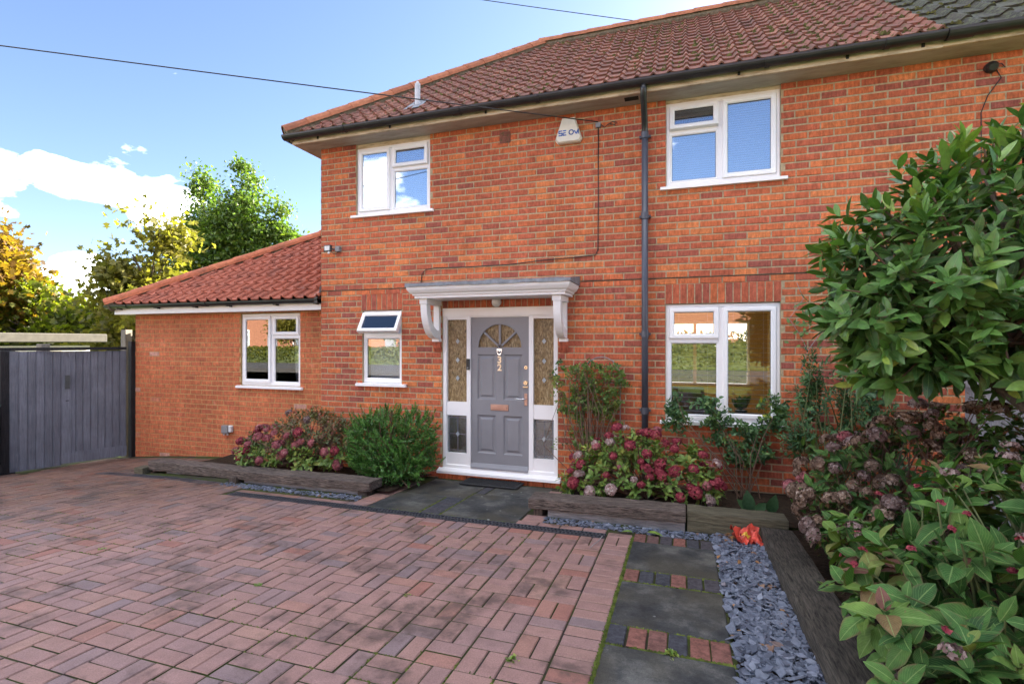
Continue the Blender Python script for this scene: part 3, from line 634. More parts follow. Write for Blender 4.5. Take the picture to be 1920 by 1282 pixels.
for k in range(9):
    y0 = XEY+k*.27; z0 = XEZ+k*.27*XT
    m.add([(XL-.10, y0, z0+.045), (XL-.10, y0+.28, z0+.045+.28*XT), (XL-.004, y0+.28, z0+.075+.28*XT), (XL-.004, y0, z0+.075), (XL-.003, y0, z0+.16), (XL-.003, y0+.28, z0+.16+.28*XT)], [(0, 1, 2, 3), (3, 2, 5, 4)])
m.build('lead_flashing', 'lead', eroof)

# fascia, soffit, gutters
m = MB(); m.box(-5.02, XP, -.275, -.25, SOFFIT-.004, SOFFIT+.11); m.box(-5.02, -4.995, -.25, 5.2, SOFFIT-.004, SOFFIT+.11); m.build('fascia', 'fascia_cream', house)
m = MB(); m.box(-4.995, XP, -.25, .03, SOFFIT, SOFFIT+.012); m.box(-4.995, XL, .03, 5.2, SOFFIT, SOFFIT+.012); sof = m.build('soffit', 'soffit', house)
for x0 in (-.60, ): m = MB(); m.box(x0, x0+.15, -.20, -.12, SOFFIT-.006, SOFFIT+.004); m.build('soffit_vent', 'dark_void', sof)
m = MB(); m.box(XP+.002, XR, -.275, -.25, SOFFIT+.002, SOFFIT+.11); m.build('fascia', 'fascia_cream', neigh)
m = MB(); m.box(XP+.002, XR, -.25, .03, SOFFIT+.002, SOFFIT+.014); m.build('soffit', 'soffit', neigh)
def gutter(parent, p0, p1, r, joints, axis='x', mat='black_plastic'):
    mb = MB(); n = 10; vs = []
    p0, p1 = Vector(p0), Vector(p1); d = (p1-p0).normalized(); side = Vector((0, 0, 1)).cross(d).normalized()
    for p in (p0, p1):
        for rr in (r, r-.006):
            for j in range(n+1): a = math.pi+math.pi*j/n; vs.append(tuple(p+side*math.cos(a)*rr+Vector((0, 0, 1))*math.sin(a)*rr*1.05))
    k = n+1; fs = [(j, j+1, 2*k+j+1, 2*k+j) for j in range(n)]+[(k+j+1, k+j, 3*k+j, 3*k+j+1) for j in range(n)]
    fs += [(0, k, 3*k, 2*k), (n, 2*k+n, 3*k+n, k+n)]+[(j, k+j, k+j+1, j+1) for j in range(n)]+[(2*k+j, 2*k+j+1, 3*k+j+1, 3*k+j) for j in range(n)]
    mb.add(vs, fs); g = mb.build('gutter', mat, parent)
    for s, wj in joints:
        m2 = MB(); c = p0+d*s; vs = []
        for q in (c-d*wj, c+d*wj):
            for j in range(n+1): a = math.pi+math.pi*j/n; vs.append(tuple(q+side*math.cos(a)*(r+.009)+Vector((0, 0, 1))*math.sin(a)*(r+.009)*1.05))
            for j in range(n+1): a = math.pi+math.pi*j/n; vs.append(tuple(q+side*math.cos(a)*(r+.001)+Vector((0, 0, 1))*math.sin(a)*(r+.001)*1.05))
        m2.add(vs, [(j, j+1, 2*k+j+1, 2*k+j) for j in range(n)]+[(k+j, j, j+1, k+j+1) for j in range(n)]+[(2*k+j, 3*k+j, 3*k+j+1, 2*k+j+1) for j in range(n)]); m2.build('gutter_joint', mat, g)
    for q in (p0, p1):
        m2 = MB(); vs = [tuple(q+side*math.cos(math.pi+math.pi*j/n)*r+Vector((0, 0, 1))*math.sin(math.pi+math.pi*j/n)*r*1.05) for j in range(n+1)]; m2.add(vs, [tuple(range(n+1))]); m2.build('gutter_end', mat, g)
    return g
GZ = 4.488
gt = gutter(house, (-5.10, -.337, GZ), (XP, -.337, GZ), .06, [(.95, .03), (2.55, .05), (3.55, .02), (5.9, .02), (6.9, .02)])
gutter(neigh, (XP+.003, -.337, GZ), (XR, -.337, GZ), .063, [(.10, .10), (.9, .02)])
gutter(house, (-5.08, 5.3, GZ), (-5.08, -.28, GZ), .06, [])
for x in (-4.6, -3.5, -2.2, .55, 1.5, 2.1):
    m = MB(); m.box(x-.012, x+.012, -.287, -.275, SOFFIT+.02, GZ-.0); m.build('bracket', 'black_plastic', gt)
# downpipe with a swan neck
m = MB(); m.tube([(-.385, -.337, GZ-.05), (-.385, -.337, GZ-.10), (-.388, -.31, GZ-.16), (-.388, -.12, GZ-.34), (-.388, -.075, GZ-.43), (-.388, -.07, GZ-.50)], .034, 12)
dp = m.build('downpipe', 'black_plastic', house, smooth=True)
m = MB(); m.tube([(-.388, -.07, GZ-.44), (-.388, -.07, .05)], .035, 14); m.build('pipe_length', 'pipe_paint', dp, smooth=True)
for z in (4.0, 3.11, 1.80, .95):
    m = MB(); m.tube([(-.388, -.07, z-.035), (-.388, -.07, z+.035)], .0415, 14); m.box(-.45, -.326, -.045, .005, z-.012, z+.012); m.build('pipe_collar', 'pipe_paint', dp)
# extension fascia and gutter
m = MB(); m.box(-8.93, XL-.003, .035, .06, 2.165, 2.29); m.box(-8.93, -8.905, .06, 4.7, 2.165, 2.29); m.build('fascia', 'white_paint', house)
m = MB(); m.box(-8.905, XL, .06, YE+.02, 2.17, 2.182); m.build('soffit', 'white_paint', house)
eg = gutter(house, (-9.02, -.03, 2.31), (XL-.003, -.03, 2.31), .052, [(.5, .02), (2.15, .05)])
for x in (-8.75, -7.9, -7.1, -6.42, -5.55, -4.85):
    m = MB(); m.box(x-.012, x+.012, .0, .036, 2.235, 2.30); m.box(x-.012, x+.012, -.06, .03, 2.240, 2.252); m.build('bracket', 'black_plastic', eg)
m = MB(); m.box(XL-.05, XL-.003, -.075, .03, 2.25, 2.335); m.build('gutter_end', 'black_plastic', eg)
# vent pipe on the roof
VX, VY, VZ = -3.271, 0.019, 4.774
m = MB(); m.tube([(VX, VY, VZ-.05), (VX, VY, VZ+.30)], .036, 12); m.tube([(VX, VY, VZ+.30), (VX, VY, VZ+.335)], [.03, .012], 12); m.build('vent_pipe', 'flue', roof, smooth=False)
m = MB(); m.add([(VX-.12, VY-.16, VZ-.16*.79+.045), (VX+.12, VY-.16, VZ-.16*.79+.045), (VX+.10, VY+.12, VZ+.12*.79+.05), (VX-.10, VY+.12, VZ+.12*.79+.05)], [(0, 1, 2, 3)]); m.build('lead_slate', 'lead', roof)
# ------------------------------------------------------------------ windows
def ring(mb, x0, x1, z0, z1, w, y0, y1, ch=.006):     # a mitred rectangular frame of width w
    o = [(x0, z0), (x1, z0), (x1, z1), (x0, z1)]; i = [(x0+w, z0+w), (x1-w, z0+w), (x1-w, z1-w), (x0+w, z1-w)]
    oc = [(x0+ch, z0+ch), (x1-ch, z0+ch), (x1-ch, z1-ch), (x0+ch, z1-ch)]; ic = [(x0+w-ch*2, z0+w-ch*2), (x1-w+ch*2, z0+w-ch*2), (x1-w+ch*2, z1-w+ch*2), (x0+w-ch*2, z1-w+ch*2)]
    L = [[(p[0], y1, p[1]) for p in o], [(p[0], y0+ch, p[1]) for p in o], [(p[0], y0, p[1]) for p in oc], [(p[0], y0, p[1]) for p in ic], [(p[0], y0+ch*2, p[1]) for p in i], [(p[0], y1, p[1]) for p in i]]
    vs = [p for l in L for p in l]; fs = []
    for k in range(6):
        for j in range(4):
            a, b = k*4, ((k+1) % 6)*4; fs.append((a+j, a+(j+1) % 4, b+(j+1) % 4, b+j))
    mb.add(vs, fs)
def pane(parent, x0, x1, z0, z1, y, mat='glass'):
    m = MB(); m.box(x0, x1, y, y+.006, z0, z1); return m.build('pane', mat, parent)
def light(parent, x0, x1, z0, z1, y, w=.055, tilt=0.0, name='sash', glass='glass', fixed=False):
    """one glazed light: a sash ring with its pane and a thin dark gasket; tilt opens it about its top edge"""
    y0 = y-.018 if not fixed else y+.004; yb = y+.05
    m = MB(); ring(m, x0, x1, z0, z1, w, y0, yb)
    g = MB(); ring(g, x0+w-.004, x1-w+.004, z0+w-.004, z1-w+.004, .008, y0+.016, y0+.03, .001)
    pm = MB(); pm.box(x0+w-.002, x1-w+.002, y0+.02, y0+.026, z0+w-.002, z1-w+.002)
    if tilt:
        for mb in (m, g, pm):
            c, s = math.cos(tilt), math.sin(tilt); out = []
            for (a, b, cc) in mb.v:
                dy, dz = b-y0, cc-z1; out.append((a, y0-.004+dy*c+dz*s, z1+dz*c-dy*s))
            mb.v = out
    o = m.build(name, 'white_upvc', parent); g.build('gasket', 'black_plastic', o); pm.build('pane', glass, o); return o
def sill(parent, x0, x1, z, y, proj=.07):
    m = MB(); m.prism([(y+.06, z+.045), (y+.01, z+.042), (y-proj, z+.03), (y-proj, z), (y-proj+.018, z-.004), (y+.06, z-.004)], 'x', x0, x1); return m.build('sill', 'white_upvc', parent)
def window(o, y, cells, mull, trans, sx, label, glass='glass'):
    x0, x1, z0, z1 = o; zs = z0+.045
    m = MB(); ring(m, x0, x1, zs, z1, .045, y, y+.065)
    for mx in mull: m.box(mx-.026, mx+.026, y+.003, y+.06, zs+.04, z1-.04)
    for a, b, tz in trans: m.box(a, b, y+.003, y+.06, tz-.026, tz+.026)
    w = m.build('window', 'white_upvc', house); w['label'] = label
    for a, b, c, d, tilt, fixed in cells: light(w, a, b, c, d, y, tilt=tilt, fixed=fixed, w=.05 if not fixed else .022, glass='glass_upper' if z0 > 3 else 'glass_mid' if x1 < -3 else 'glass')
    sill(w, x0-sx[0], x1+sx[1], z0, y); return w
Y1 = .028
def std(o, left_vent, y, ms=.5, tz=None, vent_tilt=0.0, label='', sx=(.06, .06), mx=None):
    """two columns: one full-height casement, the other a top vent over a fixed pane"""
    x0, x1, z0, z1 = o; zs = z0+.045; mx = mx or (x0+x1)/2; a, b = (x0+.04, mx-.022), (mx+.022, x1-.04)
    v, c = (a, b) if left_vent else (b, a)
    cells = [(c[0], c[1], zs+.04, z1-.04, 0, False), (v[0], v[1], tz+.014, z1-.04, vent_tilt, False), (v[0]-.0, v[1]+.0, zs+.04, tz-.02, 0, True)]
    return window(o, y, cells, [mx], [(v[0], v[1], tz)], sx, label)
O = OPEN
std((O['ulw'][0], O['ulw'][1], 3.39, 4.335), False, Y1, tz=4.01, vent_tilt=.05, label='upstairs window with closed white blind at the roof corner', mx=-3.665)
std((O['urw'][0], O['urw'][1], 3.39, 4.355), True, Y1, tz=4.035, vent_tilt=.13, label='upstairs window with its small top light ajar', mx=.395)
std((O['lrw'][0], O['lrw'][1], .81, 2.125), True, Y1, tz=1.735, label='ground floor window beside the downpipe', mx=.40)
for k in ('ulw', 'urw'):
    a, b = O[k][:2]; m = MB(); m.box(a, b, .03, .05, 4.33 if k == 'ulw' else 4.35, SOFFIT); m.build('head_board', 'fascia_cream', house)
std((EWIN[0], EWIN[1], 1.01, 2.14), False, YE+Y1, tz=1.80, label='extension window with blinds', mx=-5.86)
# small cloakroom window with its top light propped open
x0, x1, z0, z1 = O['llw'][0], O['llw'][1], 1.12, 2.13; zs = z0+.045
window((x0, x1, z0, z1), Y1, [(x0+.03, x1-.03, zs+.04, 1.775, 0, True), (x0-.0, x1-.0, 1.82, z1-.02, .52, False)], [], [(x0, x1, 1.80)], (.085, .085), 'narrow window with its top light propped open')
# rooms behind the glass
def room(o, y, depth, wallmat='interior_wall', label=None):
    x0, x1, z0, z1 = o; x0 -= .5; x1 += .5; zf = z0-.75; zc = z1+.15
    m = MB(); y0 = y+.115
    m.add([(x0, y0, zf), (x1, y0, zf), (x1, y0+depth, zf), (x0, y0+depth, zf), (x0, y0, zc), (x1, y0, zc), (x1, y0+depth, zc), (x0, y0+depth, zc)], [(3, 2, 6, 7), (0, 3, 7, 4), (1, 5, 6, 2), (4, 7, 6, 5)], mat=0)
    m.add([(x0, y0, zf), (x1, y0, zf), (x1, y0+depth, zf), (x0, y0+depth, zf)], [(0, 1, 2, 3)], mat=1)
    return m.build('room', [wallmat, 'interior_floor'], house, fix=False)
def through_room():                                  # a lounge running from front to back, with a window in its far wall
    m = MB(); x0, x1, zf, zc, y0, y1 = -1.05, 1.55, .10, 2.26, .115, 4.88
    m.add([(x0, y0, zf), (x1, y0, zf), (x1, y1, zf), (x0, y1, zf), (x0, y0, zc), (x1, y0, zc), (x1, y1, zc), (x0, y1, zc)], [(0, 3, 7, 4), (1, 5, 6, 2), (4, 7, 6, 5)])
    backing(m, x0, x1, zf, zc, [(-.75, 1.25, .85, 2.12)], y1, .02)
    for a in (0,): m.add([(x0, y0, zf), (x1, y0, zf), (x1, y1, zf), (x0, y1, zf)], [(0, 1, 2, 3)], mat=1)
    o = m.build('lounge', ['interior_wall', 'interior_floor'], house, fix=False)
    w = MB(); ring(w, -.75, 1.25, .85, 2.12, .05, 4.905, 4.96); w.box(.22, .28, 4.91, 4.95, .89, 2.08); w.build('back_window', 'white_upvc', o)
through_room()
room((O['ulw'][0], O['ulw'][1], 3.44, 4.2), 0, 2.2); room((O['urw'][0], O['urw'][1], 3.44, 4.2), 0, 2.2); room((O['llw'][0]+.3, O['llw'][1]-.35, 1.15, 2.05), 0, 1.2); room((EWIN[0], EWIN[1]-.2, 1.05, 2.0), YE, 2.2, 'blind')
room((-2.5, -1.8, .85, 2.1), 0, 3.0)
def blind(x0, x1, z0, z1, y, tilt, label, pitch=.025):
    t = thing('venetian_blind', label, 'blind', ((x0+x1)/2, y, z1))
    m = MB(); m.box(x0, x1, y-.018, y+.018, z1, z1+.03); m.build('head_rail', 'blind', t)
    m = MB(); z = z1-.015; c, s = math.cos(tilt)*.012, math.sin(tilt)*.012
    while z > z0: m.add([(x0, y-c, z-s), (x1, y-c, z-s), (x1, y+c, z+s), (x0, y+c, z+s)], [(0, 1, 2, 3)]); z -= pitch
    m.build('slats', 'blind', t, kind='stuff', fix=False)
    for x in (x0+.1, x1-.1): q = MB(); q.box(x-.001, x+.001, y-.014, y-.0125, z0, z1); q.build('ladder_cord', 'blind', t)
blind(-4.16, -3.69, 3.48, 4.27, .13, 1.25, 'closed white venetian blind in the upstairs window under the roof corner, left half'); blind(-3.64, -3.12, 3.48, 4.27, .13, 1.25, 'closed white venetian blind in the upstairs window under the roof corner, right half')
blind(-.12, .93, 3.48, 4.29, .13, 1.3, 'closed white blind in the upstairs window above the large downstairs one')
blind(.43, .93, .88, 2.06, .125, .12, 'open venetian blind in the right half of the ground floor window', .05); blind(-.13, .37, .88, 2.06, .125, .12, 'open venetian blind in the left half of the ground floor window', .05)
blind(-5.83, -5.37, 1.08, 2.07, YE+.13, 1.05, 'venetian blind in the extension window beside the house corner'); blind(-6.40, -5.89, 1.08, 1.62, YE+.13, 1.05, 'half raised venetian blind in the extension window, side nearer the gate')
blind(-4.06, -3.54, 1.18, 2.08, .13, 1.15, 'closed pale blind added to brighten the narrow cloakroom window beside the door canopy')  # pale slats added behind the dark panes to brighten them
# a few things on the inner sill and in the living room
def pot(x, y, z, h, mat, label):
    t = thing('flower_pot', label, 'pot', (x, y, z)); m = MB(); m.tube([(x, y, z), (x, y, z+h)], [.045, .065], 12); m.build('pot', mat, t)
    n = 26; p = np.tile(np.array([[x, y, z+h]]), (n, 1)); d = unit(n); d[:, 2] = np.abs(d[:, 2])+.8; leaf_mesh('leaves', SMALL, p, d, unit(n), nrg.uniform(.08, .2, n), nrg.uniform(0, 1, n), 'leaf_climber', t)
pot(.62, .22, .86, .10, 'bin_green', 'potted plant on the inner sill of the ground floor window'); pot(.28, .21, .86, .08, 'opp_brick', 'small terracotta pot on the inner sill of the ground floor window')
t = thing('cabinet', 'wooden cabinet inside the living room behind the ground floor window', 'cabinet', (-.1, 1.6, .1)); m = MB(); m.cbox(-.6, .3, 1.7, 2.1, .1, 1.05); m.build('carcass', 'interior_floor', t)
m = MB(); m.cbox(-1.045, -1.02, 1.5, 2.1, 1.30, 1.75); tag(m.build('picture', 'dark_void'), 'dark framed picture on the living room wall', 'picture')
m = MB(); m.box(-.9, -.45, .35, .42, .12, 2.1); tag(m.build('curtain', 'curtain'), 'ochre curtain drawn aside in the living room', 'curtain')

# ------------------------------------------------------------------ front door
df = MB(); FY = .014
x0, x1, z0, z1 = -2.905, -1.395, .105, 2.14
ring(df, x0, x1, z0, z1, .055, FY, FY+.09)
df.box(x0+.05, x1-.05, FY+.008, FY+.085, 2.02, 2.09); df.box(x0+.004, x1-.004, FY-.012, FY+.02, 2.035, 2.137)
for a, b in ((-2.575, -2.522), (-1.757, -1.702)): df.box(a, b, FY+.004, FY+.085, z0+.05, 2.03)
for a, b in ((-2.855, -2.57), (-1.705, -1.445)):
    df.box(a, b, FY+.012, FY+.08, .78, .95); df.box(a, b, FY+.012, FY+.08, .15, .30); df.box(a, b, FY+.012, FY+.08, 1.995, 2.03)
frame = df.build('door_frame', 'white_paint', house)
m = MB(); m.prism([(.08, .115), (FY-.02, .112), (-.075, .085), (-.075, .055), (.08, .05)], 'x', x0-.045, x1+.045); m.build('threshold', 'white_paint', frame)
for a, b in ((-2.852, -2.575), (-1.702, -1.447)):
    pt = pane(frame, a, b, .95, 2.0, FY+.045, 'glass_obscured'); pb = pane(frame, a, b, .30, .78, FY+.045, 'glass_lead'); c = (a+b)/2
    def lead(par, x0, x1, z0, z1): m = MB(); m.box(x0, x1, FY+.040, FY+.0448, z0, z1); m.build('lead_came', 'lead', par)
    for par, zz, z0_, z1_ in ((pb, (.54,), .30, .78),):
        lead(par, a+.02, a+.026, z0_, z1_); lead(par, b-.026, b-.02, z0_, z1_); lead(par, c-.003, c+.003, z0_, z1_); lead(par, a, b, zz[0]-.003, zz[0]+.003); lead(par, a, b, z0_+.03, z0_+.035); lead(par, a, b, z1_-.035, z1_-.03)
    for par, zl in ((pb, (.54,)), (pt, (1.25, 1.48, 1.72))):
        for zz in zl: m = MB(); m.prism([(c, zz-.034), (c+.026, zz), (c, zz+.034), (c-.026, zz)], 'y', FY+.034, FY+.0405); m.build('diamond_quarry', 'quarry', par)
# leaf
dx0, dx1, dz0, dz1, DY = -2.520, -1.759, .125, 2.018, FY+.022
cx = (dx0+dx1)/2; zc, rad = 1.645, .297
mb = MB()
def plate(a, b, c, d): mb.box(a, b, DY, DY+.045, c, d)
plate(dx0, dx0+.085, dz0, dz1); plate(dx1-.085, dx1, dz0, dz1); plate(cx-.05, cx+.05, .322, 1.56)
plate(dx0+.085, dx1-.085, dz0, .322); plate(dx0+.085, cx-.05, .80, .995); plate(cx+.05, dx1-.085, .80, .995); plate(dx0+.085, dx1-.085, 1.557, zc)
N = 24; vs = []; fs = []                      # arched top plate
for k in range(N+1):
    a = math.pi*k/N; px, pz = cx+rad*math.cos(a), zc+rad*math.sin(a)
    sx = (dx1-.085-cx) if math.cos(a) >= 0 else (cx-dx0-.085); 
    tx = cx+max(-(cx-dx0-.085), min(dx1-.085-cx, 1.6*rad*math.cos(a))); tz = zc+min(dz1-zc, 3.2*rad*math.sin(a)) if k not in (0, N) else zc
    vs += [(px, DY, pz), (tx, DY, tz), (px, DY+.045, pz)]
for k in range(N): a = 3*k; fs += [(a, a+1, a+4, a+3), (a, a+3, a+5, a+2)]
mb.add(vs, fs)
door = mb.build('front_door', 'door_paint', house); door['label'] = 'grey panelled front door with fanlight and number 32'
def panel(a, b, c, d):
    m = MB(); q = .035
    L = [(a, b, c, d, DY+.002), (a+.012, b-.012, c+.012, d-.012, DY+.016), (a+.03, b-.03, c+.03, d-.03, DY+.018), (a+q+.02, b-q-.02, c+q+.02, d-q-.02, DY+.006)]
    vs = []; 
    for x0_, x1_, z0_, z1_, y_ in L: vs += [(x0_, y_, z0_), (x1_, y_, z0_), (x1_, y_, z1_), (x0_, y_, z1_)]
    fs = [(k*4+j, k*4+(j+1) % 4, (k+1)*4+(j+1) % 4, (k+1)*4+j) for k in range(3) for j in range(4)]+[(12, 13, 14, 15)]
    m.add(vs, fs); m.build('door_panel', 'door_paint', door)
for a, b in ((dx0+.085, cx-.05), (cx+.05, dx1-.085)): panel(a, b, .995, 1.557); panel(a, b, .322, .80)
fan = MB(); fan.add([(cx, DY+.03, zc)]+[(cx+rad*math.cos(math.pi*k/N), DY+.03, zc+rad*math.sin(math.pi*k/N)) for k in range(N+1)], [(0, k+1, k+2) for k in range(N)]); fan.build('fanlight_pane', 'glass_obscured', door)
for a in (90, 42, 138):
    m = MB(); d = Vector((math.cos(R(a)), 0, math.sin(R(a)))); s = Vector((-d.z, 0, d.x))*.0125; c0 = Vector((cx, 0, zc)); p, q = c0+d*.03, c0+d*(rad-.002)
    vs = [tuple(v+Vector((0, y, 0))) for y in (DY+.004, DY+.028) for v in (p-s, p+s, q+s, q-s)]; m.add(vs, [(0, 1, 2, 3), (7, 6, 5, 4), (0, 4, 5, 1), (1, 5, 6, 2), (2, 6, 7, 3), (3, 7, 4, 0)]); m.build('glazing_bar', 'door_paint', door)
m = MB(); vs = []
for k in range(N+1):
    a = math.pi*k/N
    for rr, y in ((rad+.006, DY-.001), (rad-.006, DY-.007), (rad-.016, DY+.003)): vs.append((cx+rr*math.cos(a), y, zc+rr*math.sin(a)))
m.add(vs, [(3*k+j, 3*k+j+1, 3*k+j+4, 3*k+j+3) for k in range(N) for j in range(2)]); m.build('fanlight_bead', 'door_paint', door, smooth=True)
m = MB(); m.prism([(DY+.01, .13), (DY-.035, .13), (DY-.035, .15), (DY-.008, .195), (DY+.01, .195)], 'x', dx0+.004, dx1-.004); m.build('weather_bar', 'door_paint', door)
m = MB(); kx = cx; m.tube([(kx, DY-.004, 1.66), (kx, DY-.02, 1.645)], .016, 10)
m.prism([(kx-.032, 1.625), (kx+.032, 1.625), (kx+.034, 1.595), (kx+.022, 1.56), (kx, 1.545), (kx-.022, 1.56), (kx-.034, 1.595)], 'y', DY-.014, DY-.002); kn = m.build('knocker', 'chrome', door)
m = MB(); m.tube([(kx-.018, DY-.02, 1.60), (kx-.010, DY-.03, 1.58), (kx, DY-.022, 1.572), (kx+.010, DY-.03, 1.58), (kx+.018, DY-.02, 1.60)], .008, 8); m.build('knocker_ring', 'lead', kn, smooth=True)
m = MB(); m.cbox(cx-.118, cx+.118, DY-.010, DY+.001, .862, .938, .004); lp = m.build('letter_plate', 'copper_plate', door); m = MB(); m.cbox(cx-.098, cx+.098, DY-.016, DY-.0095, .878, .918, .003); m.build('flap', 'copper_plate', lp)
hx = dx1-.04
m = MB(); m.tube([(hx, DY-.008, 1.40), (hx, DY+.002, 1.40)], .021, 14); l1 = m.build('lock', 'brass', door); m = MB(); m.box(hx-.004, hx+.004, DY-.0095, DY-.0078, 1.39, 1.41); m.build('keyhole', 'dark_void', l1)
m = MB(); m.tube([(hx, DY-.022, 1.215), (hx, DY+.002, 1.215)], .027, 14); m.box(hx-.03, hx+.03, DY-.03, DY-.002, 1.158, 1.172); m.build('night_latch', 'brass', door)
m = MB(); m.cbox(hx-.02, hx+.02, DY-.008, DY+.001, .935, 1.085, .003); hp = m.build('handle_plate', 'copper_plate', door)
m = MB(); m.tube([(hx, DY-.006, 1.02), (hx, DY-.045, 1.02), (hx-.02, DY-.052, 1.02), (hx-.125, DY-.052, 1.024)], .008, 8); m.build('lever_handle', 'chrome', hp, smooth=True)
def text(s, size, x, y, z, mat, parent, name, ext=.003, font_scale=(1, 1), bold=0.0):
    cu = bpy.data.curves.new(name, 'FONT'); cu.body = s; cu.size = size; cu.extrude = ext; cu.align_x = 'CENTER'; cu.offset = bold; cu.materials.append(MATS[mat])
    tmp = bpy.data.objects.new('tmp', cu); me = bpy.data.meshes.new_from_object(tmp); me.name = name; bpy.data.objects.remove(tmp)
    o = link(name, me, parent); mw = Matrix.Translation((x, y, z)) @ Matrix.Rotation(R(90), 4, 'X') @ Matrix.Diagonal((font_scale[0], font_scale[1], 1, 1))
    off = Vector((0, 0, 0)); q = parent
    while q is not None: off += Vector(q.location); q = q.parent
    o.matrix_local = Matrix.Translation(-off) @ mw; return o
text('3', .115, kx+.0, DY-.004, 1.452, 'numeral', door, 'numeral', bold=.003); text('2', .115, kx+.0, DY-.004, 1.358, 'numeral', door, 'numeral', bold=.003)
m = MB(); m.cbox(-2.572, -2.528, FY-.024, FY+.004, 1.36, 1.50, .006); db = m.build('doorbell', 'black_plastic'); tag(db, 'black video doorbell on the white frame beside the front door', 'doorbell'); m = MB(); m.tube([(-2.55, FY-.026, 1.385), (-2.55, FY-.023, 1.385)], .012, 12); m.build('button', 'grey_plastic', db)

# ------------------------------------------------------------------ canopy over the door
can = MB(); PR = [(.0, 2.235), (.0, 2.262), (.018, 2.268), (.022, 2.285), (.045, 2.30), (.066, 2.33), (.072, 2.345), (.072, 2.368)]
CX0, CX1, CYF = -3.06, -1.215, -.44
vs = []
for d, z in PR: vs += [(CX0-d, .0, z), (CX0-d, CYF-d, z), (CX1+d, CYF-d, z), (CX1+d, .0, z)]
fs = [(k*4+j, k*4+j+1, k*4+j+5, k*4+j+4) for k in range(len(PR)-1) for j in range(3)]; n = len(PR)*4
fs += [(0, 3, 2, 1), (n-4, n-3, n-2, n-1)]; can.add(vs, fs); canopy = can.build('canopy', 'white_paint', house)
m = MB(); e = .085                                     # dressed lead on top, its edge slightly uneven
nx = 30; vs = []
for i in range(nx+1):
    x = CX0-e+(CX1-CX0+2*e)*i/nx
    for y, z in ((-.002, 2.478), (-.2, 2.448), (CYF-e, 2.408), (CYF-e-.006, 2.366)): vs.append((x, y+rnd.uniform(-.004, .004)*(y < -.3), z+rnd.uniform(-.004, .005)+(.018 if abs(i-nx*.5) < 1 and y > -.4 else 0)))
m.add(vs, [(4*i+j, 4*i+j+1, 4*i+j+5, 4*i+j+4) for i in range(nx) for j in range(3)])
for x in (CX0-e, CX1+e): m.add([(x, 0, 2.478), (x, CYF-e, 2.408), (x, CYF-e, 2.366), (x, 0, 2.366)], [(0, 1, 2, 3)])
m.build('lead_roof', 'lead', canopy)
def bracket(xc):
    w = .042; m = MB(); arc = []
    n = 16
    for k in range(n+1): a = math.pi/2*k/n; arc.append((-.055-.335*math.cos(a)**.85, 2.17-.42*math.sin(a)))
    inn = []
    for k in range(n+1): a = math.pi/2*k/n; inn.append((-.045-.25*math.cos(a)**.85, 2.17-.315*math.sin(a)))
    vs = []
    for x in (xc-w, xc+w): vs += [(x, p[0], p[1]) for p in arc]+[(x, p[0], p[1]) for p in inn]
    k = n+1; fs = []
    for i in range(n): fs += [(i, i+1, k+i+1, k+i), (2*k+i, 3*k+i, 3*k+i+1, 2*k+i+1), (i, 2*k+i, 2*k+i+1, i+1), (k+i, k+i+1, 3*k+i+1, 3*k+i)]
    fs += [(0, k, 3*k, 2*k), (n, 2*k+n, 3*k+n, k+n)]; m.add(vs, fs)
    m.box(xc-w-.008, xc+w+.008, -.40, 0.0, 2.172, 2.234); m.box(xc-w+.004, xc+w-.004, -.052, 0.0, 1.74, 2.17); m.box(xc-w-.006, xc+w+.006, -.075, 0.0, 1.715, 1.752)
    m.build('bracket', 'white_paint', canopy)
bracket(-2.965); bracket(-1.315)
for xc in (-2.965, -1.315): m = MB(); m.prism([(-.055, 1.713), (-.035, 1.64), (0, 1.58), (.002, 1.713)], 'x', xc-.05, xc+.05, tint=.3); m.build('corbel', 'brick', W['m'])
t = thing('porch_light', 'small oval bulkhead light under the door canopy', 'lamp', (-2.15, -.05, 2.19)); m = MB(); m.tube([(-2.15, .0, 2.205), (-2.15, -.03, 2.20)], .05, 12); m.build('base', 'grey_plastic', t)
m = MB(); pts = [(-2.15, -.03, 2.20), (-2.15, -.06, 2.195), (-2.15, -.085, 2.185), (-2.15, -.10, 2.18)]; m.tube(pts, [.055, .06, .05, .015], 16); m.build('diffuser', 'pale_plastic', t, smooth=True)

# ------------------------------------------------------------------ things fixed to the walls
t = thing('alarm_box', 'cream alarm bell box with blue letters under the eaves', 'alarm box', (-1.255, 0, 4.15)); a = -1.255
m = MB(); o1 = [(a-.075, 4.325), (a+.075, 4.325), (a+.158, 4.075), (a+.125, 4.035), (a-.125, 4.035), (a-.158, 4.075)]; o2 = [(a+(x-a)*.90, 4.18+(z-4.18)*.90) for x, z in o1]
m.add([(x, 0, z) for x, z in o1]+[(x, -.05, z) for x, z in o1]+[(x, -.072, z) for x, z in o2], [(i, (i+1) % 6, 6+(i+1) % 6, 6+i) for i in range(6)]+[(6+i, 6+(i+1) % 6, 12+(i+1) % 6, 12+i) for i in range(6)]+[tuple(range(12, 18))]); m.build('cover', 'alarm_cream', t)

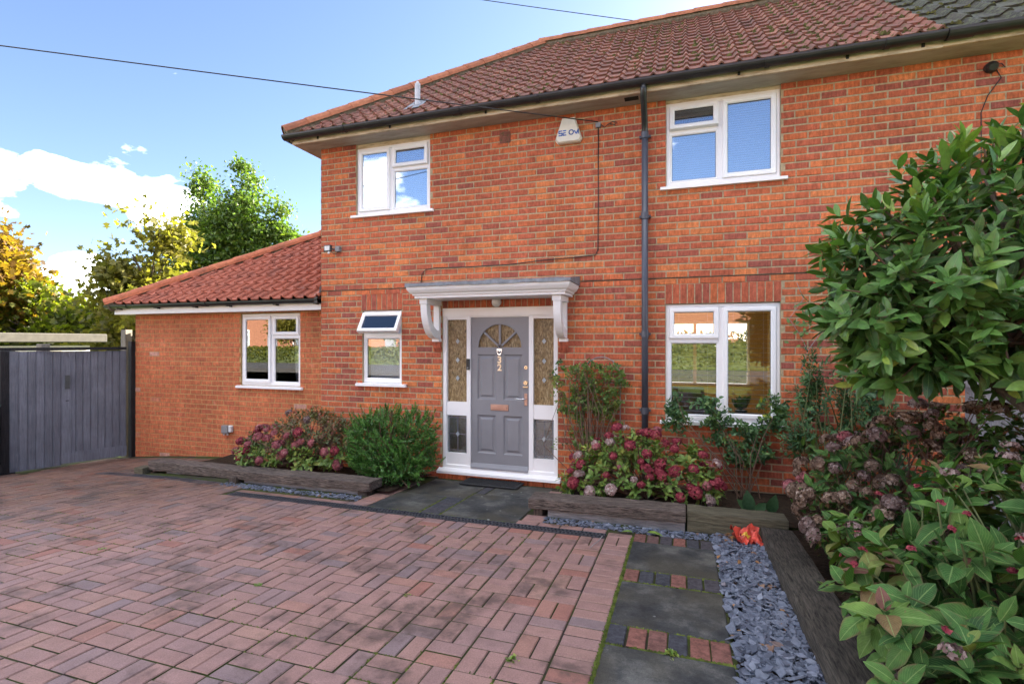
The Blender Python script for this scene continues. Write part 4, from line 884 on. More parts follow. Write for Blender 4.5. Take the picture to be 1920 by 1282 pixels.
def glyph(name, bars, x0, w, z0=4.118, h=.052, mirror=False):
    """block capitals laid out of strokes on a unit square"""
    m = MB(); th = .0115
    for (u0, v0, u1, v1) in bars:
        p, q = Vector((x0+u0*w, z0+v0*h)), Vector((x0+u1*w, z0+v1*h)); d = (q-p).normalized(); n = Vector((-d.y, d.x))*th/2; p -= d*th*.3; q += d*th*.3
        m.add([(c.x, yy, c.y) for yy in (-.0745, -.0715) for c in (p-n, q-n, q+n, p+n)], [(0, 1, 2, 3), (0, 4, 5, 1), (1, 5, 6, 2), (2, 6, 7, 3), (3, 7, 4, 0)])
    m.build(name, 'letter_blue', t)
glyph('lettering', [(0, 0, 1, 0), (1, 0, 1, .5), (0, .5, 1, .5), (0, .5, 0, 1), (0, 1, 1, 1)], a-.108, .036)
glyph('lettering', [(0, 0, 1, 0), (0, .5, .8, .5), (0, 1, 1, 1), (0, 0, 0, .5)], a-.058, .034)
glyph('lettering', [(.5+.5*math.cos(k*.5236), .5+.5*math.sin(k*.5236), .5+.5*math.cos((k+1)*.5236), .5+.5*math.sin((k+1)*.5236)) for k in range(12)], a+.012, .052)
glyph('lettering', [(0, .75, .45, .05), (.45, .05, .95, .95), (.95, 0, .95, 1)], a+.076, .046)
m = MB(); m.box(-2.125, -1.985, -.003, .01, 4.145, 4.29)
for k in range(5): m.box(-2.12, -1.99, -.010, -.003, 4.155+k*.027, 4.172+k*.027)
m.build('air_brick', 'tile_old', W['m'])
t = thing('security_light', 'small black floodlight with motion sensor at the house corner above the extension', 'floodlight', (-4.55, 0, 2.98))
m = MB(); m.cbox(-4.505, -4.435, -.055, 0, 2.945, 3.02, .006); m.build('back_box', 'grey_plastic', t)
m = MB(); m.tube([(-4.50, -.035, 2.98), (-4.56, -.07, 2.985)], .012, 8); m.build('arm', 'black_plastic', t)
m = MB(); m.cbox(-4.655, -4.535, -.10, -.065, 2.945, 3.035, .008); hd = m.build('lamp_head', 'black_plastic', t); m = MB(); m.box(-4.635, -4.555, -.1025, -.0995, 2.96, 3.02); m.build('lens', 'pale_plastic', hd)
m = MB(); m.tube([(-4.575, -.08, 2.945), (-4.58, -.09, 2.915)], [.016, .012], 10); m.build('sensor', 'pale_plastic', t); m = MB(); m.tube([(-4.54, -.07, 2.93), (-4.51, -.06, 2.91), (-4.48, -.04, 2.92), (-4.47, -.03, 2.945)], .004, 6); m.build('lead_wire', 'cable_black', t)
t = thing('junction_box', 'small grey telephone junction box beside the alarm box', 'junction box', (-.914, 0, 4.2)); m = MB(); m.cbox(-.945, -.885, -.03, 0, 4.18, 4.235, .004); m.build('box', 'grey_plastic', t)
pts = [(-.88, -.015, 4.21), (-.84, -.02, 4.17), (-.80, -.02, 4.20), (-.75, -.02, 4.225), (-.70, -.02, 4.21), (-.72, -.02, 4.185), (-.78, -.025, 4.20)]; m = MB(); m.tube(pts, .0045, 6); m.build('coiled_tail', 'cable_black', t)
pts = [(-.914, -.008, 4.18), (-.914, -.008, 3.2), (-.918, -.008, 2.78), (-.945, -.009, 2.715), (-1.2, -.008, 2.70), (-1.55, -.012, 2.688), (-2.0, -.012, 2.655), (-2.6, -.012, 2.652), (-3.0, -.012, 2.66), (-3.13, -.012, 2.645), (-3.19, -.012, 2.60), (-3.205, -.012, 2.47)]
m = MB(); m.tube(pts, .0055, 6); tag(m.build('cable', 'cable_black', smooth=True), 'thin dark cable clipped down and across the brickwork to the canopy', 'cable')
t = thing('camera', 'small black dome camera under the eaves near the joined house', 'camera', (2.72, 0, 4.25)); m = MB(); m.tube([(2.72, 0, 4.255), (2.715, -.05, 4.245), (2.71, -.08, 4.23)], [.05, .05, .03], 12); m.build('body', 'black_plastic', t)
m = MB(); m.tube([(2.75, -.02, 4.27), (2.80, -.015, 4.28), (2.83, -.01, 4.24)], .004, 6); m.build('aerial', 'black_plastic', t)
m = MB(); m.tube([(2.76, -.01, 4.24), (2.80, -.01, 4.15), (2.70, -.01, 4.0), (2.65, -.01, 3.85), (2.655, -.01, 2.6)], .0045, 6); tag(m.build('cable', 'cable_black'), 'thin brown cable hanging from the camera on the adjoining wall', 'cable')
t = thing('outdoor_socket', 'grey weatherproof socket low on the extension wall', 'socket', (-6.70, YE, .35)); m = MB(); m.cbox(-6.77, -6.64, YE-.065, YE, .30, .42, .008); m.build('cover', 'grey_plastic', t); m = MB(); m.cbox(-6.64, -6.585, YE-.05, YE, .32, .42, .006); m.build('side_box', 'pale_plastic', t)
for x in (-6.74, -6.67): m = MB(); m.tube([(x, YE-.03, .30), (x, YE-.03, .27)], .014, 8); m.build('gland', 'pale_plastic', t)
# ------------------------------------------------------------------ ground, drive and paths
def sheet(name, xs, ys, zf, mat, parent=None, hole=None):
    mb = MB(); nx, ny = len(xs), len(ys)
    mb.add([(x, y, zf(x, y)) for y in ys for x in xs], [(j*nx+i, j*nx+i+1, (j+1)*nx+i+1, (j+1)*nx+i) for j in range(ny-1) for i in range(nx-1)])
    return mb.build(name, mat, parent, smooth=True, fix=False)
fr = lambda a, b, n: [a+(b-a)*i/n for i in range(n+1)]
cl = lambda v, a, b: max(a, min(b, v))
gr = struct(sheet('ground', [-900, -300, -90, -40, -20]+fr(-14, 12, 26)+[20, 40, 90, 300, 900], [-900, -300, -90, -40, -20]+fr(-14, 8, 22)+[14, 25, 50, 120, 400, 900], lambda x, y: ground_z(cl(x, -11, 8), cl(y, -11, 4))-.14, 'grass'))
drive = struct(sheet('driveway', fr(-10.5, -.385, 44), fr(-9.5, .25, 40), lambda x, y: ground_z(x, y)-.009, 'joint_sand'))
pave = struct(sheet('pavement', [-60, -20, 0, 20, 60], [-13, -12, -10.5], lambda x, y: ground_z(0, -11)-.06, 'concrete'))
road = struct(sheet('road', [-60, -20, 0, 20, 60], [-19, -16, -13], lambda x, y: ground_z(0, -11)-.1, 'asphalt'))
def frame_at(x, y, ang=0.0, dz=0.0, jit=1.0):
    e = .01; n = Vector((-(ground_z(x+e, y)-ground_z(x-e, y))/(2*e), -(ground_z(x, y+e)-ground_z(x, y-e))/(2*e), 1)).normalized()
    q = Vector((0, 0, 1)).rotation_difference(n).to_matrix().to_4x4()
    return Matrix.Translation((x, y, ground_z(x, y)+dz)) @ q @ Matrix.Rotation(ang, 4, 'Z') @ Matrix.Rotation(rnd.gauss(0, .006)*jit, 4, 'X') @ Matrix.Rotation(rnd.gauss(0, .004)*jit, 4, 'Y')
def paver_mesh(L, Wd, tint, c=.0045):
    mb = MB(); a, b = L/2, Wd/2; j = lambda: rnd.uniform(-.0012, .0012)
    vs = [(-a+c+j(), -b+c+j(), 0), (a-c+j(), -b+c+j(), 0), (a-c+j(), b-c+j(), 0), (-a+c+j(), b-c+j(), 0), (-a, -b, -c), (a, -b, -c), (a, b, -c), (-a, b, -c), (-a, -b, -.03), (a, -b, -.03), (a, b, -.03), (-a, b, -.03)]
    mb.add(vs, [(0, 1, 2, 3)]+[(4+i, 4+(i+1) % 4, (i+1) % 4, i) for i in range(4)]+[(8+i, 8+(i+1) % 4, 4+(i+1) % 4, 4+i) for i in range(4)], tint); mb.m = [0]*5+[1]*4; return mb
def pt():
    r = rnd.random(); return rnd.uniform(0, .2) if r < .07 else rnd.uniform(.85, 1) if r < .12 else min(.85, max(.2, rnd.gauss(.5, .16)))
PV = []
for i in range(40): o = paver_mesh(.1992, .0960, pt(), .0055).build('paver', ['paver', 'joint_sand'], fix=False); PV.append(o.data); bpy.data.objects.remove(o)
P = []                                             # (matrix, kind)
U = .2085
def blocked(x, y):
    if y > -1.61 and x > -4.78: return True
    if x < -4.6 and y > -1.16 and x > -6.75: return True      # left planting bed
    if x < -9.0 - .3*(y+.6) and y > -1.3: return True
    if abs(y+1.05+.03*(x+6.4)*-3.3) < .0: return True
    return False
ny = int((9.2-1.615)/U); nx = int((9.9-.60)/U)
for i in range(nx):
    for j in range(-9, ny):
        xc, yc = -.606-(i+.5)*U, -1.625-(j+.5)*U
        if yc > .1 or yc < -8 or (xc < -7 and yc < -5): continue
        for s in (-1, 1):
            if (i+j) % 2: x, y, a = xc, yc+s*U/4, 0
            else: x, y, a = xc+s*U/4, yc, math.pi/2
            if blocked(x, y): continue
            P.append((frame_at(x, y, a+(math.pi if rnd.random() < .5 else 0), rnd.gauss(0, .0012)), None))
k = 0; y = -1.50
while y > -8:                                      # soldier border beside the slab path
    if k in (1, 2):
        if k == 1:
            for s in (-1, 1): P.append((frame_at(-.50+s*.0515, y-.0515, math.pi/2), None))
    else: P.append((frame_at(-.50, y-.0 if k == 0 else y, rnd.choice((0, math.pi)), rnd.gauss(0, .0012)), None))
    y -= .1045; k += 1
for i in range(8): P.append((frame_at(-4.62+i*.2055, -1.445, 0), None))      # strips either side of the entrance, behind the drain
for i in range(7): P.append((frame_at(-1.14-.0+i*.2055-.2, -1.44, 0), None)) if -1.14+i*.2055-.2 < -.66 else None
for i in range(11): P.append((frame_at(-3.13+rnd.uniform(-.003, .003), -1.42+i*.104, 0), None))
for i in range(7): P.append((frame_at(-1.315, -1.34+i*.104, 0), None)) if i < 2 else None
for i in range(6): P.append((frame_at(-1.34, -.78+i*.104, 0), None))
order = sorted(range(len(P)), key=lambda i: -px_size(P[i][0].translation)); sg = set(order[:300]); big = bmesh.new()
for i, (M, _) in enumerate(P):
    me = rnd.choice(PV)
    if i in sg: place('paver', me, drive, M)
    else: kk = len(big.verts); big.from_mesh(me); big.verts.ensure_lookup_table(); bmesh.ops.transform(big, matrix=M, verts=big.verts[kk:])
me = bpy.data.meshes.new('paving'); big.to_mesh(me); big.free(); me.materials.append(MATS['paver']); me.materials.append(MATS['joint_sand']); link('paving', me, drive, 'stuff')
def flag(parent, x0, x1, y0, y1, dz=0.0, name='slab'):
    x, y = (x0+x1)/2, (y0+y1)/2; o = paver_mesh(x1-x0, y1-y0, rnd.random(), .006).build(name, ['slab', 'joint_sand'], fix=False); me = o.data; bpy.data.objects.remove(o)
    return place(name, me, parent, frame_at(x, y, 0, dz, .3))
path = struct(sheet('path', fr(-.395, .26, 3), fr(-8, -1.25, 20), lambda x, y: ground_z(x, y)-.012, 'joint_sand'))
y = -1.60
bkv = {}
def small_block(x, y, w, l, col):
    o = paver_mesh(w, l, col).build('block', ['block_old', 'joint_sand'], fix=False); me = o.data; bpy.data.objects.remove(o); place('block', me, path, frame_at(x, y, 0, rnd.gauss(0, .001)))
def brow(ya, yb):
    for i in range(6): small_block(-.33+i*.104+rnd.uniform(-.003, .003), (ya+yb)/2, .094, abs(yb-ya)-.008, rnd.choice((.0, .1, .98, .8, .9, .6, .0)))
brow(-1.40, -1.598)
while y > -7.5:
    flag(path, -.382, .243, y-.602, y-.004); brow(y-.606, y-.812); y -= .82
step = struct(sheet('entrance_paving', fr(-3.24, -1.20, 8), fr(-1.49, .06, 8), lambda x, y: ground_z(x, y)-.012, 'joint_sand'))
for a, b, c, d in ((-3.02, -2.43, -1.48, -.88), (-2.20, -1.43, -1.48, -.62), (-2.94, -2.20, -.87, -.12), (-2.07, -1.42, -.61, -.10)): flag(step, a, b, c, d)
for i in range(7): 
    if i < 6: small_block(-2.315, -1.43+i*.105, .21, .098, rnd.choice((.0, .05, .08))); 
for i in range(4): small_block(-2.135, -.56+i*.105, .105, .098, .03)
m = MB()
for i in range(8): brick_geo(m, -2.95+i*.2, -2.955+(i+1)*.2-.006, -.05, .05, -.03, .7, .04)
m.build('step_bricks', 'brick', W['m'], fix=False)
# moss and weeds along the joints: uncountable
def tufts(name, n, gen, hmin, hmax, mat, parent, seed, blades=False):
    rr = random.Random(seed); mb = MB()
    for i in range(n):
        x, y = gen(rr)
        if x is None: continue
        z = ground_z(x, y)-.012; s = rr.uniform(.006, .015); hh = rr.uniform(hmin, hmax); vs = []
        for k in range(5): an = k*1.257+rr.random(); vs.append((x+math.cos(an)*s*rr.uniform(.8, 1.6), y+math.sin(an)*s*rr.uniform(.8, 1.6), z))
        vs.append((x+rr.uniform(-.004, .004), y+rr.uniform(-.004, .004), z+hh)); mb.add(vs, [(k, (k+1) % 5, 5) for k in range(5)], rr.random())
    mb.build(name, mat, parent, kind='stuff', fix=False)
def gmoss(rr): return -.3905+rr.gauss(0, .006), -1.5-rr.random()*4.6
tufts('moss', 1600, gmoss, .010, .020, 'moss', path, 1)
def gj(rr):                                        # on the paving grid lines, in patches
    if rr.random() < .5: x = -.606-rr.randint(0, 30)*U; y = -1.63-rr.random()*4.4
    else: x = -.606-rr.random()*7; y = -1.625-rr.randint(0, 20)*U
    if mnoise.noise(Vector((x*.7, y*.7, 3.3))) + (-x*.06) < .22: return None, None
    return x+rr.gauss(0, .003), y+rr.gauss(0, .003)
tufts('moss', 9000, gj, .010, .016, 'moss', drive, 2)
def gb(rr): x = -.395+.64*rr.random(); k = rr.randint(0, 3); y = rr.choice((-2.204, -2.412, -3.024, -3.232, -3.844)); return x, y+rr.gauss(0, .004)
tufts('moss', 700, gb, .010, .017, 'moss', path, 4)
def ge(rr): 
    a = rr.choice(((-2.425, -1.48, -.88), (-2.205, -1.48, -.6))); return a[0]+rr.gauss(0, .006), rr.uniform(a[1], a[2])
tufts('moss', 500, ge, .010, .018, 'moss', step, 6)
def ge2(rr): return rr.uniform(-3.0, -1.45), -1.487+rr.gauss(0, .006)
tufts('moss', 500, ge2, .010, .016, 'moss', step, 8)
for wx, wy, s, wl_ in ((-.78, -3.55, .05, 'largest green weed tuft in the pavers, close to the slab path'), (-1.62, -3.1, .034, 'weed tuft in the drive joints, third from the left of four'), (-2.6, -3.3, .036, 'weed tuft in the drive joints, second from the left of four'), (-4.2, -3.2, .03, 'leftmost weed tuft growing in the drive joints'), (-.05, -3.23, .05, 'green weed in the block row between the two nearest path slabs'), (.84, -2.38, .07, 'small green weed growing on the edge of the long sleeper')):
    n = 26; z = ground_z(wx, wy)+(.10 if wx > .5 else -.005); p = np.tile([[wx, wy, z]], (n, 1))+nrg.normal(size=(n, 3))*[.012, .012, 0]; d = unit(n); d[:, 2] = np.abs(d[:, 2])*.5+.12
    o = leaf_mesh('weed', SMALL, p, d, np.tile([[0, 0, 1.]], (n, 1)), nrg.uniform(.4, 1, n)*s, nrg.uniform(.3, .9, n), 'leaf_lime')
    tag(o, wl_, 'weed', 'weeds in the paving joints')
# channel drains
def drain(x0, y0, x1, y1, label):
    L = math.hypot(x1-x0, y1-y0); a = math.atan2(y1-y0, x1-x0); t = thing('channel_drain', label, 'drain', (x0, y0, ground_z(x0, y0)))
    def tr(mb):
        out = []
        for (x, y, z) in mb.v: X, Y = x0+x*math.cos(a)-y*math.sin(a), y0+x*math.sin(a)+y*math.cos(a); out.append((X, Y, z+ground_z(X, Y)))
        mb.v = out
    m = MB(); 
    for i in range(40): m.box(L*i/40, L*(i+1)/40, -.06, .06, -.02, -.0075)
    tr(m); m.build('channel', 'dark_void', t)
    m = MB()
    for i in range(40):
        for yy in (-.06, -.004, .048): m.box(L*i/40, L*(i+1)/40, yy, yy+(.012 if yy != -.004 else .008), -.008, .003)
    n = int(L/.034); s = 0
    for i in range(n): x = i*L/n; m.box(x, x+.013, -.048, -.004, -.008, .002); m.box(x+.012, x+.025, .004, .048, -.008, .002)
    tr(m); m.build('grating', 'grate', t, kind='stuff', fix=False)
drain(-4.70, -1.555, -.612, -1.563, 'long black slotted channel drain across the drive before the door')
drain(-7.45, -1.15, -5.2, -1.28, 'short dark channel drain at the foot of the far sleepers near the gate')
# slate chippings
def slate(n, gen, seed, smin=.012, smax=.035):
    rr = random.Random(seed); mb = MB()
    for i in range(n):
        x, y, lz = gen(rr); s = rr.uniform(smin, smax); k = rr.randint(4, 6); an0 = rr.random()*6.28
        q = Matrix.Rotation(rr.gauss(0, .3), 3, 'X') @ Matrix.Rotation(rr.gauss(0, .3), 3, 'Y') @ Matrix.Rotation(an0, 3, 'Z'); th = rr.uniform(.003, .007); ar = rr.uniform(.45, .9)
        pts = [Vector((math.cos(6.283*j/k)*s*rr.uniform(.75, 1.2), math.sin(6.283*j/k)*s*ar*rr.uniform(.75, 1.2), 0)) for j in range(k)]
        c = Vector((x, y, lz)); vs = [tuple(c+q @ p) for p in pts]+[tuple(c+q @ (p*.92+Vector((0, 0, th)))) for p in pts]
        mb.add(vs, [tuple(range(k-1, -1, -1)), tuple(range(k, 2*k))]+[(j, (j+1) % k, k+(j+1) % k, k+j) for j in range(k)], min(1, max(0, rr.gauss(.5, .22))))
    return mb
bed = struct(sheet('slate_bed', fr(.24, .66, 4), fr(-7, -1.1, 24), lambda x, y: ground_z(x, y)-.02, 'soil'))
mb = slate(4300, lambda r: (lambda x, y: (x, y, ground_z(x, y)+r.uniform(-.016, .012)))(r.uniform(.255, .635), -1.20-(r.random()**1.25)*4.4), 21, .012, .043)
mb2 = slate(640, lambda r: (lambda x: (x, -1.305+r.uniform(-.075, .07), ground_z(x, -1.305)+r.uniform(-.012, .008)))(r.uniform(-1.22, .45)), 22, .01, .026)
mb3 = slate(520, lambda r: (lambda x: (x, -1.27+r.uniform(-.055, .06), ground_z(x, -1.27)+r.uniform(-.010, .010)))(r.uniform(-5.15, -3.25)), 23, .01, .024)
for m_ in (mb2, mb3): mb.add(m_.v, m_.f, 0); mb.t[-len(m_.v):] = m_.t
so = mb.build('slate_chippings', 'slate', kind='stuff', fix=False); so['label'] = 'blue grey slate chippings beside the path and sleepers'
# planting beds
struct(sheet('planting_bed', fr(-6.6, -3.05, 12), fr(-1.02, .2, 6), lambda x, y: ground_z(x, y)+.03+.02*mnoise.noise(Vector((x*3, y*3, 0))), 'soil'))
struct(sheet('planting_bed', fr(-1.2, 2.5, 16), fr(-1.0, .02, 6), lambda x, y: .13+.02*mnoise.noise(Vector((x*3, y*3, 0))), 'soil'))
struct(sheet('planting_bed', fr(.84, 2.5, 8), fr(-7, -1.0, 20), lambda x, y: ground_z(x, y)+.06+.03*mnoise.noise(Vector((x*3, y*3, 0))), 'soil'))
# sleepers
def sleeper(x0, x1, y0, y1, z0, z1, mat, label, zl=0.0, name='sleeper', group=None):
    mb = MB(); nx = 14 if x1-x0 > y1-y0 else 3; ny = 3 if nx == 14 else 14; c = .012
    bm = bmesh.new(); bmesh.ops.create_cube(bm, size=1); bmesh.ops.bevel(bm, geom=bm.edges[:], offset=.03, segments=2, affect='EDGES') if False else None
    bmesh.ops.scale(bm, vec=(x1-x0, y1-y0, z1-z0), verts=bm.verts); bmesh.ops.bevel(bm, geom=bm.edges[:], offset=c, segments=2, affect='EDGES', profile=.6)
    ax = Vector((1, 0, 0)) if nx == 14 else Vector((0, 1, 0)); L = max(x1-x0, y1-y0)
    for k in range(1, 22): bmesh.ops.bisect_plane(bm, geom=bm.verts[:]+bm.edges[:]+bm.faces[:], plane_co=ax*(-L/2+L*k/22), plane_no=ax)
    for v in bm.verts:
        p = v.co*6+Vector((x0*3.1, y0*2.7, 0)); w = .009*mnoise.noise(p)+.005*mnoise.noise(p*3); v.co += Vector((0, w, .8*w)) if nx == 14 else Vector((w, 0, .8*w)); v.co.z += (v.co.dot(ax)/L)*zl
    bmesh.ops.translate(bm, vec=((x0+x1)/2, (y0+y1)/2, (z0+z1)/2), verts=bm.verts)
    me = bpy.data.meshes.new(name); bm.to_mesh(me); bm.free(); a = me.attributes.new('tint', 'FLOAT', 'POINT'); a.data.foreach_set('value', [rnd.uniform(.4, .6)]*len(me.vertices)); me.materials.append(MATS[mat])
    o = link(name, me); tag(o, label, 'sleeper' if name == 'sleeper' else 'timber', group); return o
sleeper(-1.40, .035, -1.215, -.965, .125, .222, 'sleeper_old', 'weathered railway sleeper edging the bed right of the doormat', .02)
sleeper(.045, .84, -1.20, -.975, .055, .232, 'sleeper_green', 'mossy green-brown sleeper at the corner behind the slate chippings')
sleeper(.62, .86, -6.2, -1.215, .0, .0, 'sleeper_long', 'long dark sleeper running beside the slate chippings') if False else None
def long_sleeper():
    o = sleeper(.62, .86, -6.2, -1.225, .03, .17, 'sleeper_long', 'long dark sleeper running beside the slate chippings'); 
    for v in o.data.vertices: v.co.z += -.04728*v.co.y-.055
long_sleeper()
sleeper(-1.22, .03, -1.165, -1.03, .03, .12, 'timber_pale', 'pale bleached timber under the weathered sleeper by the door', .015, 'bearer_timber')
for x in (-1.36, -.30): sleeper(x, x+.10, -1.19 if x < -1 else -1.172, -1.0, .02, .124, 'post_old' if x < -1 else 'timber_pale', 'short end block propping the weathered sleeper by the door' if x < -1 else 'short pale peg in front of the bleached bearer timber', 0, 'timber_block')
sleeper(-5.13, -3.21, -1.155, -.90, .072, .175, 'sleeper_old', 'weathered railway sleeper below the pink hydrangea left of the door', .02)
sleeper(-6.72, -5.05, -1.02, -.80, .015, .135, 'sleeper_old', 'farther weathered sleeper near the gate, left in its row', -.0)
sleeper(-5.0, -3.38, -1.10, -.97, .0, .074, 'timber_pale', 'pale timber under the weathered sleeper left of the door', .02, 'bearer_timber'); sleeper(-6.45, -5.2, -.97, -.87, -.06, .02, 'timber_pale', 'pale timber under the farther sleeper near the gate', .02, 'bearer_timber')
sleeper(-3.38, -3.26, -1.13, -.95, .02, .075, 'post_old', 'dark end block under the sleeper beside the green shrub', 0, 'timber_block'); sleeper(-5.14, -5.04, -1.19, -1.10, -.02, .10, 'post_old', 'short dark post between the two left sleepers', 0, 'timber_block'); sleeper(-6.86, -6.70, -1.10, -.96, -.08, .06, 'sleeper_green', 'mossy block at the gate end of the far sleeper', 0, 'timber_block')
m = MB(); m.cbox(-2.53, -1.80, -.325, .0, .01, .028, .006)
for i in range(23):
    for j in range(9): m.box(-2.50+i*.0295, -2.485+i*.0295, -.305+j*.032, -.285+j*.032, .028, .036)
mat_o = m.build('doormat', 'rubber'); tag(mat_o, 'black rubber doormat before the front door', 'doormat')
for v in mat_o.data.vertices: v.co.z += -.0473*v.co.y-.012
# litter: the crumpled wrapper and fallen leaves
bm = bmesh.new(); bmesh.ops.create_grid(bm, x_segments=12, y_segments=9, size=.5)
for v in bm.verts:
    p = v.co*4.2; v.co = Vector((v.co.x*.20, v.co.y*.16, .11*abs(mnoise.noise(p*1.1))+.06*mnoise.noise(p*2.1+Vector((5, 2, 0)))+.05*max(0, v.co.y+.35)))+Vector((.035*mnoise.noise(p*1.2+Vector((9, 1, 3))), .03*mnoise.noise(p*1.2+Vector((2, 8, 3))), 0))
me = bpy.data.meshes.new('wrapper'); bm.to_mesh(me); bm.free(); me.materials.append(MATS['wrapper_red']); me.materials.append(MATS['wrapper_yellow'])
for f in me.polygons:
    c = f.center; f.material_index = 1 if (c.x/.034)**2+((c.y+.01)/.026)**2 < 1.0+.5*mnoise.noise(c*60) else 0; f.use_smooth = True
wr = link('wrapper', me); wr.location = (.50, -1.33, .085); wr.rotation_euler = (.25, .1, .3); tag(wr, 'crumpled red and yellow wrapper lying in the corner by the slate', 'wrapper')
def litter(n, gen, seed, label, smin=.025, smax=.055):
    rr = random.Random(seed); p = []; d = []
    for i in range(n): x, y = gen(rr); p.append((x, y, ground_z(x, y)+rr.uniform(.002, .03))); d.append((math.cos(rr.random()*6.28), math.sin(rr.random()*6.28), rr.uniform(-.2, .3)))
    up = unit(n)*.5; up[:, 2] += 1; o = leaf_mesh('leaf_litter', OVAL4, p, d, up, nrg.uniform(smin, smax, n), nrg.uniform(0, 1, n), 'dead_leaf', None, 'stuff'); o['label'] = label
litter(90, lambda r: (r.uniform(.30, .60), -1.30+r.gauss(0, .05)), 31, 'brown fallen leaves heaped behind the wrapper'); litter(46, lambda r: (r.uniform(.27, .62), r.uniform(-4.5, -1.4)), 32, 'brown leaves scattered over the slate'); litter(420, lambda r: (r.uniform(.87, 1.7), r.uniform(-4.5, -1.05)), 33, 'dead leaves under the hydrangeas beside the long sleeper')
p = []
for x, y in ((-3.9, -2.2), (-2.2, -2.0), (-1.38, -2.05), (-5.2, -2.7), (-6.3, -2.2)): p.append((x, y, ground_z(x, y)+.004))
n = len(p); o = leaf_mesh('leaf_litter', OVAL4, p, unit(n)*[1, 1, .1], np.tile([[0, 0, 1.]], (n, 1)), [.025]*n, nrg.uniform(.5, 1, n), 'dead_leaf', None, 'stuff'); o['label'] = 'a few dry leaves on the drive'
for x, y, rot in ((-.70, -1.45, .2), (-.42, -1.45, 2.4)): pass
n = 2; o = leaf_mesh('fallen_leaf', OVAL4, [(-.40, -1.44, .085), (-.28, -1.40, .085)], [(-1, .2, .05), (1, -.1, .1)], [(0, 0, 1.)]*2, [.10, .13], [.5, .55], 'leaf_lime'); tag(o, 'fresh green leaves lying at the head of the slab path', 'leaf')
m = MB(); m.tube([(-.63, -1.62, .09), (-.64, -1.75, .097), (-.665, -1.85, .102), (-.68, -1.93, .105)], .0035, 5); tag(m.build('twig', 'timber_pale'), 'thin pale twig lying on the pavers near the drain end', 'twig')
# ------------------------------------------------------------------ gate, fences and what lies beyond
def boards(parent, p0, p1, z0f, z1, n, mat, th=.022, name='plank', lab=None):
    p0, p1 = Vector(p0), Vector(p1); d = p1-p0; L = d.length; d.normalize(); nrm = Vector((-d.y, d.x, 0))
    w = L/n
    for k in range(n):
        m = MB(); a, b = p0+d*(k*w+.0002), p0+d*((k+1)*w-.0002); c = .010; tt = rnd.uniform(.2, .8); off = rnd.uniform(-.0015, .0015)
        zb0, zb1 = z0f(a), z0f(b); zt = z1+rnd.uniform(-.002, .002); vs = []
        for q, zz in ((a, zb0), (b, zb1)):
            for s in (off, th+off): vs += [tuple(q+nrm*s)+() for _ in (0,)]
        q = [a+nrm*(off+c), a+d*c+nrm*off, b-d*c+nrm*off, b+nrm*(off+c), b+nrm*(th+off), a+nrm*(th+off)]
        m.add([(v.x, v.y, z0f(v)) for v in q]+[(v.x, v.y, zt) for v in q], [(i, (i+1) % 6, 6+(i+1) % 6, 6+i) for i in range(6)]+[tuple(range(6, 12)), tuple(range(5, -1, -1))], tt); m.build(name, mat, parent)
def bar(mb, p0, p1, off0, off1, z0, z1, tint=.5, zf=None):
    p0, p1 = Vector(p0), Vector(p1); d = (p1-p0).normalized(); n = Vector((-d.y, d.x, 0)); q = [p0+n*off0, p1+n*off0, p1+n*off1, p0+n*off1]
    mb.add([(v.x, v.y, z0+(zf(v) if zf else 0)) for v in q]+[(v.x, v.y, z1+(zf(v) if zf else 0)) for v in q], [(3, 2, 1, 0), (4, 5, 6, 7)]+[(i, (i+1) % 4, 4+(i+1) % 4, 4+i) for i in range(4)], tint)
G0, G1, G2, G3 = Vector((-8.785, .128, 0)), Vector((-9.13, -.63, 0)), Vector((-9.24, -1.13, 0)), Vector((-9.28, -1.24, 0))
gz = lambda v: ground_z(v.x, v.y)
gate = thing('gate', 'slate blue boarded side gate with black latch beside the extension', 'gate', (-8.95, -.25, gz(G0)))
boards(gate, G1, G0, lambda v: gz(v)+.035, 1.565, 9, 'gate_paint')
m = MB(); bar(m, G1, G0, -.018, -.0, .03, .20, .6, gz); m.build('kick_board', 'gate_paint', gate)
m = MB(); e = (G0-G1).normalized(); bar(m, G1+e*.0, G1+e*.13, -.016, 0, .19, 1.70, .5, gz); m.build('stile', 'gate_paint', gate)
m = MB(); c = G1+e*.085; bar(m, c-e*.028, c+e*.028, -.03, -.016, 1.19, 1.40, .5, gz); lt = m.build('latch_plate', 'black_plastic', gate); m = MB(); bar(m, c-e*.012, c+e*.012, -.05, -.03, 1.32, 1.35, .5, gz); m.build('latch_knob', 'black_plastic', lt)
m = MB(); bar(m, c-e*.02, c+e*.02, -.022, -.016, 1.00, 1.012, .5, gz); m.build('keyhole', 'dark_void', gate)
pn = thing('fence_panel', 'slate blue boarded panel fixed beside the gate', 'fence', (-9.2, -.9, gz(G2))); boards(pn, G2-Vector((-.005, .07, 0)), G1-Vector((-.03, 0, 0)), lambda v: gz(v)+.012, 1.57, 6, 'gate_paint')
def post(p, w, z1, mat, label, z0=-.1):
    m = MB(); m.cbox(p[0]-w/2, p[0]+w/2, p[1]-w/2, p[1]+w/2, ground_z(p[0], p[1])+z0, z1, .004); return tag(m.build('post', mat), label, 'post')
post((-8.752, .195), .08, 1.72, 'post_dark', 'dark gate post against the extension wall corner'); post((-9.33, -1.21), .17, 1.58, 'post_dark', 'black post between the two slate blue fence panels'); post((-9.36, -.72), .12, 1.68, 'post_grey', 'grey timber post top behind the fence panel'); post((-9.5, .62), .12, 1.93, 'post_grey', 'dark post top standing behind the gate')
